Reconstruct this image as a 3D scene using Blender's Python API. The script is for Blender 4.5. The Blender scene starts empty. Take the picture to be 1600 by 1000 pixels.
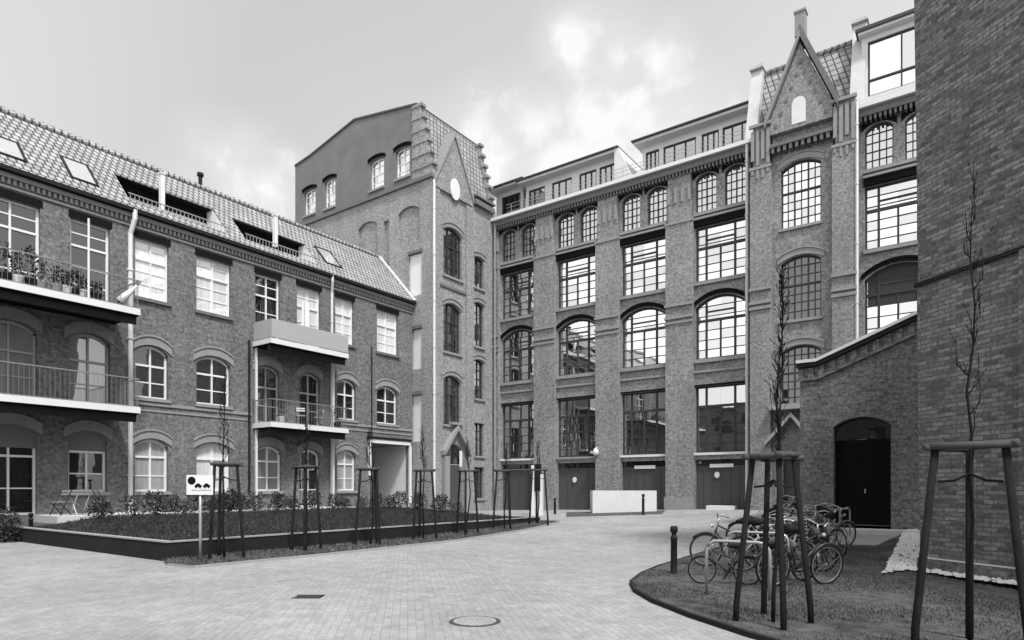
import bpy, math, random
from mathutils import Vector, Matrix
R = math.radians
random.seed(7)
sc = bpy.context.scene
COL = sc.collection

# ------------------------------------------------------------------ camera
TH = R(35.75); SN, CS = math.sin(TH), math.cos(TH)
EYE, HZ, FPX = 1.65, 762.0, 1000.0
cd = bpy.data.cameras.new('camera'); cam = bpy.data.objects.new('camera', cd); COL.objects.link(cam)
cam.location = (0, 0, EYE); cam.rotation_euler = (R(90), 0, TH)
cd.lens = 36 * FPX / 1600; cd.sensor_width = 36; cd.shift_y = (HZ - 500) / 1600
cd.clip_start = .1; cd.clip_end = 3000
sc.camera = cam

def ray(px, py):
    k = (px - 800) / FPX; t = (HZ - py) / FPX
    return Vector((-SN + k * CS, CS + k * SN, t))
def on_y(px, Y):
    k = (px - 800) / FPX; D = Y / (CS + k * SN); return D * (-SN + k * CS)
def on_x(px, X):
    k = (px - 800) / FPX; D = X / (-SN + k * CS); return D * (CS + k * SN)
def zy(px, py, Y):
    k = (px - 800) / FPX; return EYE + (HZ - py) / FPX * Y / (CS + k * SN)
def zx(px, py, X):
    k = (px - 800) / FPX; return EYE + (HZ - py) / FPX * X / (-SN + k * CS)
def gpt(px, py, z=0.0):
    D = (EYE - z) / ((py - HZ) / FPX); v = ray(px, py) * D
    return (v.x, v.y)

# ------------------------------------------------------------------ world, sun, exposure
SUN = Vector((.48, -.24, .84)).normalized()
w = bpy.data.worlds.new('World'); sc.world = w; w.use_nodes = True
nt = w.node_tree; nt.nodes.clear()
def N(t, typ, **kw):
    n = t.nodes.new(typ)
    for k, v in kw.items(): setattr(n, k, v)
    return n
def L(t, a, b): t.links.new(a, b)
def MATH(t, op, a, b=None, c=None, clamp=False):
    n = N(t, 'ShaderNodeMath', operation=op, use_clamp=clamp)
    for i, v in enumerate((a, b, c)):
        if v is None: continue
        if isinstance(v, (int, float)): n.inputs[i].default_value = v
        else: L(t, v, n.inputs[i])
    return n.outputs[0]
sky = N(nt, 'ShaderNodeTexSky', sky_type='NISHITA', sun_disc=False)
sky.sun_elevation = math.asin(SUN.z); sky.sun_rotation = math.atan2(SUN.x, SUN.y)
sky.dust_density = 3.0; sky.air_density = 1.6; sky.ozone_density = 1.0
bw = N(nt, 'ShaderNodeRGBToBW'); L(nt, sky.outputs[0], bw.inputs[0])
tc = N(nt, 'ShaderNodeTexCoord')
nrm = N(nt, 'ShaderNodeVectorMath', operation='NORMALIZE'); L(nt, tc.outputs['Generated'], nrm.inputs[0])
n1 = N(nt, 'ShaderNodeTexNoise'); n1.inputs['Scale'].default_value = 16; n1.inputs['Detail'].default_value = 9; n1.inputs['Roughness'].default_value = .55
L(nt, nrm.outputs[0], n1.inputs['Vector'])
n2 = N(nt, 'ShaderNodeTexNoise'); n2.inputs['Scale'].default_value = 2.6; n2.inputs['Detail'].default_value = 4
L(nt, nrm.outputs[0], n2.inputs['Vector'])
lump = None
for (px, py, rad, amp) in ((905, 75, .075, .8), (960, 92, .075, .7), (1030, 95, .06, .55), (850, 205, .085, .8), (930, 195, .09, 1), (1010, 200, .085, .9),
                           (770, 215, .07, .6), (880, 265, .16, .8), (1010, 255, .15, .85), (940, 250, .13, .95), (780, 265, .13, .8), (700, 290, .12, .6), (330, 232, .06, .6), (370, 265, .08, .75), (420, 300, .08, .7), (300, 270, .06, .35)):
    d = ray(px, py).normalized()
    dt = N(nt, 'ShaderNodeVectorMath', operation='DISTANCE'); L(nt, nrm.outputs[0], dt.inputs[0]); dt.inputs[1].default_value = d
    v = MATH(nt, 'MULTIPLY', MATH(nt, 'SUBTRACT', 1.0, MATH(nt, 'DIVIDE', dt.outputs['Value'], rad), clamp=True), amp)
    lump = v if lump is None else MATH(nt, 'MAXIMUM', lump, v)
cl = MATH(nt, 'ADD', MATH(nt, 'MULTIPLY', lump, .62), MATH(nt, 'MULTIPLY', MATH(nt, 'SUBTRACT', n1.outputs['Fac'], .5), 1.25))
cl = MATH(nt, 'MULTIPLY', MATH(nt, 'SUBTRACT', cl, .13), 2.6, clamp=True)
cl = MATH(nt, 'MULTIPLY', cl, MATH(nt, 'MULTIPLY', lump, 6, clamp=True))
cl = MATH(nt, 'MAXIMUM', MATH(nt, 'MULTIPLY', cl, .8), MATH(nt, 'MULTIPLY', lump, MATH(nt, 'MULTIPLY', n1.outputs['Fac'], 1.35)))
soft = MATH(nt, 'MULTIPLY', MATH(nt, 'SUBTRACT', n2.outputs['Fac'], .45), .9, clamp=True)
base = MATH(nt, 'ADD', MATH(nt, 'MULTIPLY', bw.outputs[0], .55), 5.2)        # thin high veil over the clear sky
base = MATH(nt, 'MULTIPLY', base, MATH(nt, 'ADD', 1.0, MATH(nt, 'MULTIPLY', soft, .10)))
sepd = N(nt, 'ShaderNodeSeparateXYZ'); L(nt, nrm.outputs[0], sepd.inputs[0])
toright = MATH(nt, 'ADD', MATH(nt, 'MULTIPLY', sepd.outputs[0], CS), MATH(nt, 'MULTIPLY', sepd.outputs[1], SN))
base = MATH(nt, 'MULTIPLY', base, MATH(nt, 'ADD', 1.0, MATH(nt, 'MULTIPLY', toright, .22)))
low = MATH(nt, 'SUBTRACT', .75, sepd.outputs[2], clamp=True)
base = MATH(nt, 'MULTIPLY', base, MATH(nt, 'ADD', .95, MATH(nt, 'MULTIPLY', low, .42)))
# unseen sky behind the viewer brightened, added to lift window reflections and facade light
bk_ = N(nt, 'ShaderNodeVectorMath', operation='DOT_PRODUCT'); L(nt, nrm.outputs[0], bk_.inputs[0]); bk_.inputs[1].default_value = Vector((-.1, -.9, .35)).normalized()
base = MATH(nt, 'MULTIPLY', base, MATH(nt, 'ADD', 1.0, MATH(nt, 'MULTIPLY', MATH(nt, 'ADD', bk_.outputs['Value'], .15, clamp=True), 1.0)))
mixc = MATH(nt, 'ADD', MATH(nt, 'MULTIPLY', base, MATH(nt, 'SUBTRACT', 1.0, cl)), MATH(nt, 'MULTIPLY', cl, 10.5))
bg = N(nt, 'ShaderNodeBackground'); bg.inputs['Strength'].default_value = .1
L(nt, mixc, bg.inputs['Color'])
wo = N(nt, 'ShaderNodeOutputWorld'); L(nt, bg.outputs[0], wo.inputs['Surface'])

sd = bpy.data.lights.new('sun', 'SUN'); sd.energy = 4.0; sd.angle = R(8); sd.color = (1, 1, 1)
so = bpy.data.objects.new('sun', sd); COL.objects.link(so); so.location = SUN * 60
so.rotation_euler = SUN.to_track_quat('Z', 'Y').to_euler()
sc.view_settings.view_transform = 'Standard'; sc.view_settings.look = 'None'
sc.view_settings.exposure = 0.0; sc.view_settings.gamma = 1

# ------------------------------------------------------------------ materials (the photograph is black and white: greys only)
def new_mat(name):
    m = bpy.data.materials.new(name); m.use_nodes = True
    t = m.node_tree; b = t.nodes['Principled BSDF']
    return m, t, b
def grey(v): return (v, v, v, 1)
def add_noise_value(t, vec, base, amp, scale, detail=6, rough=.6):
    n = N(t, 'ShaderNodeTexNoise'); n.inputs['Scale'].default_value = scale; n.inputs['Detail'].default_value = detail; n.inputs['Roughness'].default_value = rough
    L(t, vec, n.inputs['Vector'])
    return MATH(t, 'ADD', base, MATH(t, 'MULTIPLY', MATH(t, 'SUBTRACT', n.outputs['Fac'], .5), amp)), n.outputs['Fac']
def plain(name, v, rough=.7, amp=None, scale=3.0, spec=.12, metal=0.0, bump=0.0, bscale=40):
    m, t, b = new_mat(name); tc = N(t, 'ShaderNodeTexCoord')
    amp = v * .5 if amp is None else amp
    val, _ = add_noise_value(t, tc.outputs['Object'], v, amp, scale)
    L(t, val, b.inputs['Base Color']); b.inputs['Roughness'].default_value = rough
    b.inputs['Specular IOR Level'].default_value = spec; b.inputs['Metallic'].default_value = metal
    if bump:
        n = N(t, 'ShaderNodeTexNoise'); n.inputs['Scale'].default_value = bscale; n.inputs['Detail'].default_value = 4
        L(t, tc.outputs['Object'], n.inputs['Vector'])
        bp = N(t, 'ShaderNodeBump'); bp.inputs['Strength'].default_value = bump; bp.inputs['Distance'].default_value = .02
        L(t, n.outputs['Fac'], bp.inputs['Height']); L(t, bp.outputs[0], b.inputs['Normal'])
    return m
def brick(name, c1, c2, mortar, wear=.35, bw_=.25, rh=.077, ms=.011, bump=.5, stain=.25, grit=3.0, gs=8):
    m, t, b = new_mat(name); tc = N(t, 'ShaderNodeTexCoord')
    sp = N(t, 'ShaderNodeSeparateXYZ'); L(t, tc.outputs['Object'], sp.inputs[0])
    cb = N(t, 'ShaderNodeCombineXYZ'); L(t, MATH(t, 'ADD', sp.outputs[0], sp.outputs[1]), cb.inputs[0]); L(t, sp.outputs[2], cb.inputs[1])
    br = N(t, 'ShaderNodeTexBrick'); br.inputs['Scale'].default_value = 1
    br.inputs['Brick Width'].default_value = bw_; br.inputs['Row Height'].default_value = rh; br.inputs['Mortar Size'].default_value = ms
    br.inputs['Mortar Smooth'].default_value = .3; br.inputs['Bias'].default_value = -.1
    br.inputs['Color1'].default_value = grey(c1); br.inputs['Color2'].default_value = grey(c2); br.inputs['Mortar'].default_value = grey(mortar)
    L(t, cb.outputs[0], br.inputs['Vector'])
    big, _ = add_noise_value(t, tc.outputs['Object'], 1.0, wear * 2, .55, 7, .65)
    fine, _ = add_noise_value(t, tc.outputs['Object'], 1.0, grit, gs, 5, .75)
    # vertical rain streaks
    mp = N(t, 'ShaderNodeMapping'); mp.inputs['Scale'].default_value = (2.2, 2.2, .18); L(t, tc.outputs['Object'], mp.inputs['Vector'])
    st, _ = add_noise_value(t, mp.outputs[0], 1.0, stain * 2, 1.0, 5, .6)
    f = MATH(t, 'MAXIMUM', MATH(t, 'MULTIPLY', MATH(t, 'MULTIPLY', big, fine), st), .22)
    mx = N(t, 'ShaderNodeMix', data_type='RGBA', blend_type='MULTIPLY'); mx.inputs[0].default_value = 1
    L(t, br.outputs['Color'], mx.inputs[6]); L(t, f, mx.inputs[7])
    L(t, mx.outputs[2], b.inputs['Base Color']); b.inputs['Roughness'].default_value = .85; b.inputs['Specular IOR Level'].default_value = .2
    bp = N(t, 'ShaderNodeBump', invert=True); bp.inputs['Strength'].default_value = bump; bp.inputs['Distance'].default_value = .012
    L(t, br.outputs['Fac'], bp.inputs['Height']); L(t, bp.outputs[0], b.inputs['Normal'])
    return m
def glass(name, dark=.02, refl=.8, rough=.015, body=None):
    m, t, b = new_mat(name); t.nodes.remove(b)
    tc = N(t, 'ShaderNodeTexCoord')
    df = N(t, 'ShaderNodeBsdfDiffuse')
    if body:
        mp = N(t, 'ShaderNodeMapping'); mp.inputs['Scale'].default_value = (9, 9, .8); L(t, tc.outputs['Object'], mp.inputs['Vector'])
        v, _ = add_noise_value(t, mp.outputs[0], body, body * .7, 1.0, 3)
        L(t, v, df.inputs['Color'])
    else:
        v, _ = add_noise_value(t, tc.outputs['Object'], dark, dark * 1.5, 1.2, 3)
        L(t, v, df.inputs['Color'])
    gl = N(t, 'ShaderNodeBsdfGlossy'); gl.inputs['Roughness'].default_value = rough; gl.inputs['Color'].default_value = grey(.97)
    nz = N(t, 'ShaderNodeTexNoise'); nz.inputs['Scale'].default_value = .9; L(t, tc.outputs['Object'], nz.inputs['Vector'])
    bp = N(t, 'ShaderNodeBump'); bp.inputs['Strength'].default_value = .06; bp.inputs['Distance'].default_value = .05
    L(t, nz.outputs['Fac'], bp.inputs['Height']); L(t, bp.outputs[0], gl.inputs['Normal'])
    mx = N(t, 'ShaderNodeMixShader'); mx.inputs[0].default_value = refl
    L(t, df.outputs[0], mx.inputs[1]); L(t, gl.outputs[0], mx.inputs[2])
    L(t, mx.outputs[0], t.nodes['Material Output'].inputs['Surface'])
    return m
def roof_tile(name, a, bb, dark, tw=.24, th=.30):
    m, t, b = new_mat(name); tc = N(t, 'ShaderNodeTexCoord')
    sp = N(t, 'ShaderNodeSeparateXYZ'); L(t, tc.outputs['Object'], sp.inputs[0])
    cb = N(t, 'ShaderNodeCombineXYZ'); L(t, MATH(t, 'ADD', sp.outputs[0], sp.outputs[1]) if tw < 0 else sp.outputs[1], cb.inputs[0]); L(t, MATH(t, 'MULTIPLY', sp.outputs[2], 1.33), cb.inputs[1])
    br = N(t, 'ShaderNodeTexBrick'); br.inputs['Scale'].default_value = 1; br.offset = 0.0 if tw < 0 else .5
    br.inputs['Brick Width'].default_value = abs(tw); br.inputs['Row Height'].default_value = th; br.inputs['Mortar Size'].default_value = .042
    br.inputs['Mortar Smooth'].default_value = .8
    br.inputs['Color1'].default_value = grey(a); br.inputs['Color2'].default_value = grey(bb); br.inputs['Mortar'].default_value = grey(dark)
    L(t, cb.outputs[0], br.inputs['Vector'])
    f, _ = add_noise_value(t, tc.outputs['Object'], 1.0, .9, 1.3, 7)
    mx = N(t, 'ShaderNodeMix', data_type='RGBA', blend_type='MULTIPLY'); mx.inputs[0].default_value = 1
    L(t, br.outputs['Color'], mx.inputs[6]); L(t, f, mx.inputs[7]); L(t, mx.outputs[2], b.inputs['Base Color'])
    b.inputs['Roughness'].default_value = .6
    bp = N(t, 'ShaderNodeBump', invert=True); bp.inputs['Strength'].default_value = .9; bp.inputs['Distance'].default_value = .05
    L(t, br.outputs['Fac'], bp.inputs['Height']); L(t, bp.outputs[0], b.inputs['Normal'])
    return m
def paving(name):
    m, t, b = new_mat(name); tc = N(t, 'ShaderNodeTexCoord')
    br = N(t, 'ShaderNodeTexBrick'); br.inputs['Scale'].default_value = 1
    br.inputs['Brick Width'].default_value = .2; br.inputs['Row Height'].default_value = .1; br.inputs['Mortar Size'].default_value = .006; br.inputs['Mortar Smooth'].default_value = .6
    br.inputs['Color1'].default_value = grey(.31); br.inputs['Color2'].default_value = grey(.265); br.inputs['Mortar'].default_value = grey(.235)
    mp = N(t, 'ShaderNodeMapping'); mp.inputs['Rotation'].default_value = (0, 0, R(45)); L(t, tc.outputs['Object'], mp.inputs['Vector']); L(t, mp.outputs[0], br.inputs['Vector'])
    f1, _ = add_noise_value(t, tc.outputs['Object'], .97, .85, .35, 9, .65)
    f2, _ = add_noise_value(t, tc.outputs['Object'], 1.0, .9, 16, 5, .7)
    f3, _ = add_noise_value(t, tc.outputs['Object'], 1.0, .8, 2.6, 8, .7)
    mx = N(t, 'ShaderNodeMix', data_type='RGBA', blend_type='MULTIPLY'); mx.inputs[0].default_value = 1
    L(t, br.outputs['Color'], mx.inputs[6]); L(t, MATH(t, 'MULTIPLY', MATH(t, 'MULTIPLY', f1, f2), f3), mx.inputs[7])
    L(t, mx.outputs[2], b.inputs['Base Color']); b.inputs['Roughness'].default_value = .8; b.inputs['Specular IOR Level'].default_value = .25
    bp = N(t, 'ShaderNodeBump', invert=True); bp.inputs['Strength'].default_value = .5; bp.inputs['Distance'].default_value = .006
    L(t, br.outputs['Fac'], bp.inputs['Height']); L(t, bp.outputs[0], b.inputs['Normal'])
    return m
M = dict(
    brick_main=brick('brick_factory', .25, .195, .225), brick_left=brick('brick_house', .175, .115, .15),
    brick_tower=brick('brick_tower', .29, .22, .27, wear=.25), brick_dark=brick('brick_annex', .17, .09, .15, wear=.5, grit=3.8, gs=10),
    brick_right=brick('brick_warehouse', .23, .075, .12, wear=.3, rh=.08, bw_=.25, ms=.012, bump=.7, stain=.06, grit=2.6, gs=15),
    trim=plain('brick_trim', .26, .85, .14, 6), trim_dark=plain('dark_brick_trim', .15, .85, .12, 8),
    plaster=plain('grey_render', .165, .9, .09, .9), white=plain('white_paint', .66, .5, .1, 2), offwhite=plain('off_white', .62, .7, .2, 1.5),
    frame_dark=plain('dark_frame', .05, .5, .02), frame_white=plain('white_frame', .72, .45, .08), zinc=plain('zinc', .62, .4, .15, 2, .5),
    dark_metal=plain('dark_metal', .018, .5, .02), steel=plain('galvanised', .42, .35, .1, 5, .5, .5), rubber=plain('rubber', .018, .8, .01),
    glass=glass('glass_reflecting', .02, .82), glass_grey=glass('glass_dull', .03, .62), glass_mid=glass('glass_half', .03, .55), glass_dark=glass('glass_dark', .012, .14), glass_half=glass('glass_half_curtain', body=.36, refl=.2), glass_net=glass('glass_with_net', body=.22, refl=.25), glass_curtain=glass('glass_with_curtain', body=.72, refl=.22),
    glass_sky=glass('glass_skylight', body=.42, refl=.45), glass_low=glass('glass_low', .02, .40), blind=plain('white_blind', .68, .6, .12, 1.5),
    tile=roof_tile('pantiles', .37, .28, .06), tile_dark=roof_tile('mansard_tiles', .34, .24, .06, -.30, .42),
    roof_grey=plain('roof_sheet', .07, .6, .03), concrete=plain('concrete', .52, .85, .2, 2.5, bump=.2), concrete_dim=plain('grey_blind', .05, .8, .02, 1), concrete_dark=plain('concrete_dark', .30, .9, .15, 2),
    panel=plain('balcony_panel', .36, .7, .06, 1), paving=paving('paving'), door=plain('dark_door', .075, .6, .02, 2), lintel=plain('lintel_shade', .010, .8, .005, spec=.05), bar=plain('stake_rail', .07, .85, .05, 8, bump=.3),  # lintel black puts the shade at the window heads into the colour
    black=plain('black_and_shade', .008, .7, .004, spec=.05),  # plain black, also the painted shade in loggias and under balconies
    planter=plain('planter_board', .022, .85, .016, 2.5, bump=.3, bscale=18), coping=plain('planter_coping', .30, .8, .12, 4),
    soil=plain('soil', .08, 1, .17, 5, bump=.8, bscale=25), grass=plain('grass', .115, .9, .2, 1.8), grass_dark=plain('grass_dark', .045, .9, .06, 1.2),
    bark=plain('bark', .014, .9, .016, 12, bump=.6, bscale=50), stake=plain('stake_wood', .014, .9, .02, 7, bump=.4, bscale=40), stake_pale=plain('stake_bar', .42, .85, .2, 8, bump=.3),
    leaf=plain('leaf', .04, .7, .05, 3), leaf_pale=plain('leaf_pale', .10, .7, .08, 3), gravel=plain('gravel', .62, .9, .7, 18), iron=plain('cast_iron', .07, .7, .05, 15, bump=.5, bscale=60),
    bike_light=plain('bike_silver', .3, .35, .1, 2, .5), bike_dark=plain('bike_black', .03, .35, .01, 2, .5), bike_mid=plain('bike_grey', .2, .35, .05, 2, .5),
)

# ------------------------------------------------------------------ helpers
class MB:
    def __init__(s): s.v = []; s.f = []
    def face(s, pts):
        b = len(s.v); s.v += [tuple(p) for p in pts]; s.f.append(tuple(range(b, b + len(pts))))
    def hexa(s, p):          # p: 4 bottom-ring points, 4 top-ring points
        b = len(s.v); s.v += [tuple(q) for q in p]
        for q in ((3, 2, 1, 0), (4, 5, 6, 7), (0, 1, 5, 4), (1, 2, 6, 5), (2, 3, 7, 6), (3, 0, 4, 7)):
            s.f.append(tuple(b + i for i in q))
    def box(s, x0, x1, y0, y1, z0, z1):
        s.hexa([(x0, y0, z0), (x1, y0, z0), (x1, y1, z0), (x0, y1, z0), (x0, y0, z1), (x1, y0, z1), (x1, y1, z1), (x0, y1, z1)])
    def pbox(s, P, u0, u1, z0, z1, d0, d1):
        s.hexa([P(u0, z0, d0), P(u1, z0, d0), P(u1, z0, d1), P(u0, z0, d1), P(u0, z1, d0), P(u1, z1, d0), P(u1, z1, d1), P(u0, z1, d1)])
    def pquad(s, P, q, d0, d1):   # q: 4 (u,z)
        s.hexa([P(q[0][0], q[0][1], d0), P(q[1][0], q[1][1], d0), P(q[1][0], q[1][1], d1), P(q[0][0], q[0][1], d1),
                P(q[3][0], q[3][1], d0), P(q[2][0], q[2][1], d0), P(q[2][0], q[2][1], d1), P(q[3][0], q[3][1], d1)])
    def prism(s, P, poly, d0, d1):
        n = len(poly); b = len(s.v)
        s.v += [tuple(P(u, z, d0)) for u, z in poly] + [tuple(P(u, z, d1)) for u, z in poly]
        s.f.append(tuple(b + i for i in range(n))); s.f.append(tuple(b + n + i for i in reversed(range(n))))
        for i in range(n):
            j = (i + 1) % n; s.f.append((b + j, b + i, b + n + i, b + n + j))
    def tube(s, pts, rad, n=8, cap=True):
        pts = [Vector(p) for p in pts]
        if not isinstance(rad, (list, tuple)): rad = [rad] * len(pts)
        b = len(s.v)
        for i, p in enumerate(pts):
            d = (pts[min(i + 1, len(pts) - 1)] - pts[max(i - 1, 0)]).normalized()
            a = Vector((0, 0, 1)) if abs(d.z) < .9 else Vector((1, 0, 0))
            e = d.cross(a).normalized(); g = d.cross(e)
            for k in range(n):
                t = 2 * math.pi * k / n
                s.v.append(tuple(p + (e * math.cos(t) + g * math.sin(t)) * rad[i]))
        for i in range(len(pts) - 1):
            for k in range(n):
                k2 = (k + 1) % n; o = b + i * n
                s.f.append((o + k, o + k2, o + n + k2, o + n + k))
        if cap:
            s.f.append(tuple(b + k for k in reversed(range(n)))); s.f.append(tuple(b + (len(pts) - 1) * n + k for k in range(n)))
    def lathe(s, c, prof, n=20):
        b = len(s.v)
        for r, z in prof:
            for k in range(n):
                t = 2 * math.pi * k / n; s.v.append((c[0] + r * math.cos(t), c[1] + r * math.sin(t), c[2] + z))
        for i in range(len(prof) - 1):
            for k in range(n):
                k2 = (k + 1) % n; o = b + i * n; s.f.append((o + k, o + k2, o + n + k2, o + n + k))
        s.f.append(tuple(b + (len(prof) - 1) * n + k for k in range(n)))
    def ring(s, c, ax1, ax2, r, tr, n=24, m=6):
        c, ax1, ax2 = Vector(c), Vector(ax1), Vector(ax2); nn = ax1.cross(ax2); b = len(s.v)
        for i in range(n):
            t = 2 * math.pi * i / n; o = ax1 * math.cos(t) + ax2 * math.sin(t)
            for k in range(m):
                a = 2 * math.pi * k / m; s.v.append(tuple(c + o * (r + tr * math.cos(a)) + nn * tr * math.sin(a)))
        for i in range(n):
            for k in range(m):
                i2 = (i + 1) % n; k2 = (k + 1) % m
                s.f.append((b + i * m + k, b + i2 * m + k, b + i2 * m + k2, b + i * m + k2))
    def build(s, name, mat, parent=None, smooth=False):
        me = bpy.data.meshes.new(name); me.from_pydata(s.v, [], s.f); me.update()
        import bmesh
        if not smooth:
            bm = bmesh.new(); bm.from_mesh(me); bmesh.ops.recalc_face_normals(bm, faces=bm.faces); bm.to_mesh(me); bm.free()
        if smooth: me.polygons.foreach_set('use_smooth', [True] * len(me.polygons))
        me.materials.append(M[mat] if isinstance(mat, str) else mat)
        o = bpy.data.objects.new(name, me); COL.objects.link(o)
        if parent is not None:
            o.parent = parent
            o.matrix_parent_inverse = world_of(parent).inverted()
        return o
def each(mb, name, mat, parent):
    out = []
    for i in range(0, len(mb.v), 8):
        m = MB(); m.v = mb.v[i:i + 8]; m.f = [tuple(k - i for k in f) for f in mb.f if i <= f[0] < i + 8]; out.append(m.build(name, mat, parent))
    return out
def world_of(o):
    m = Matrix.LocRotScale(o.location, o.rotation_euler, o.scale)
    if o.parent is None: return m
    return world_of(o.parent) @ o.matrix_parent_inverse @ m
def tag(o, label=None, cat=None, group=None, kind=None):
    if label: o['label'] = label
    if cat: o['category'] = cat
    if group: o['group'] = group
    if kind: o['kind'] = kind
    return o
def thing(name, loc, label, cat, group=None, rz=0):
    o = bpy.data.objects.new(name, None); COL.objects.link(o); o.empty_display_size = .3
    o.location = loc; o.rotation_euler = (0, 0, rz)
    return tag(o, label, cat, group)
def dup(root, loc, rz, label, group=None, tilt=(0, 0), sc_=1.0):
    def cp(o, par):
        c = o.copy(); COL.objects.link(c); c.parent = par
        for ch in [x for x in bpy.data.objects if x.parent == o]: cp(ch, c)
        return c
    r = cp(root, None); r.location = loc; r.rotation_euler = (tilt[0], tilt[1], rz); r.scale = (sc_,) * 3
    r['label'] = label
    if group: r['group'] = group
    return r
def arch_top(o):
    u0, u1, z0, z1, r = o
    if r <= 0: return lambda u: z1
    w_ = (u1 - u0) / 2; uc = (u0 + u1) / 2; RR = (w_ * w_ + r * r) / (2 * r)
    return lambda u: z1 - RR + math.sqrt(max(RR * RR - (u - uc) ** 2, 0))
def facade(mb, P, u0, u1, z0, z1, ops, depth=.22, rev=None):
    """wall face with real openings (u0,u1,z0,z1,rise) and their reveals"""
    us = sorted({round(x, 4) for x in [u0, u1] + [o[i] for o in ops for i in (0, 1)] if u0 - 1e-6 <= x <= u1 + 1e-6})
    zs = sorted({round(x, 4) for x in [z0, z1] + [o[i] for o in ops for i in (2, 3)] + [o[3] - o[4] for o in ops] if z0 - 1e-6 <= x <= z1 + 1e-6})
    for i in range(len(us) - 1):
        for j in range(len(zs) - 1):
            a, b, c, d = us[i], us[i + 1], zs[j], zs[j + 1]; m, n = (a + b) / 2, (c + d) / 2
            if any(o[0] < m < o[1] and o[2] < n < o[3] for o in ops): continue
            mb.face([P(a, c, 0), P(b, c, 0), P(b, d, 0), P(a, d, 0)])
    rv = rev or mb
    for o in ops:
        f = arch_top(o); a, b, c, d, r = o; sp = d - r
        rv.face([P(a, c, 0), P(a, c, depth), P(a, sp, depth), P(a, sp, 0)])
        rv.face([P(b, c, depth), P(b, c, 0), P(b, sp, 0), P(b, sp, depth)])
        rv.face([P(a, c, depth), P(a, c, 0), P(b, c, 0), P(b, c, depth)])
        if r <= 0:
            rv.face([P(a, d, 0), P(a, d, depth), P(b, d, depth), P(b, d, 0)])
        else:
            n = 10; uu = [a + (b - a) * k / n for k in range(n + 1)]
            for k in range(n):
                p, q = uu[k], uu[k + 1]
                mb.face([P(p, f(p), 0), P(q, f(q), 0), P(q, d, 0), P(p, d, 0)])
                rv.face([P(p, f(p), 0), P(p, f(p), depth), P(q, f(q), depth), P(q, f(q), 0)])
def bar_v(mb, P, o, u, t, d0, d1, za=None, zb=None):
    f = arch_top(o); za = o[2] if za is None else za
    zz = min(f(u - t / 2), f(u + t / 2)) if zb is None else zb
    mb.pbox(P, u - t / 2, u + t / 2, za, zz, d0, d1)
def bar_h(mb, P, o, z, t, d0, d1, ua=None, ub=None):
    mb.pbox(P, o[0] if ua is None else ua, o[1] if ub is None else ub, z - t / 2, z + t / 2, d0, d1)
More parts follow.
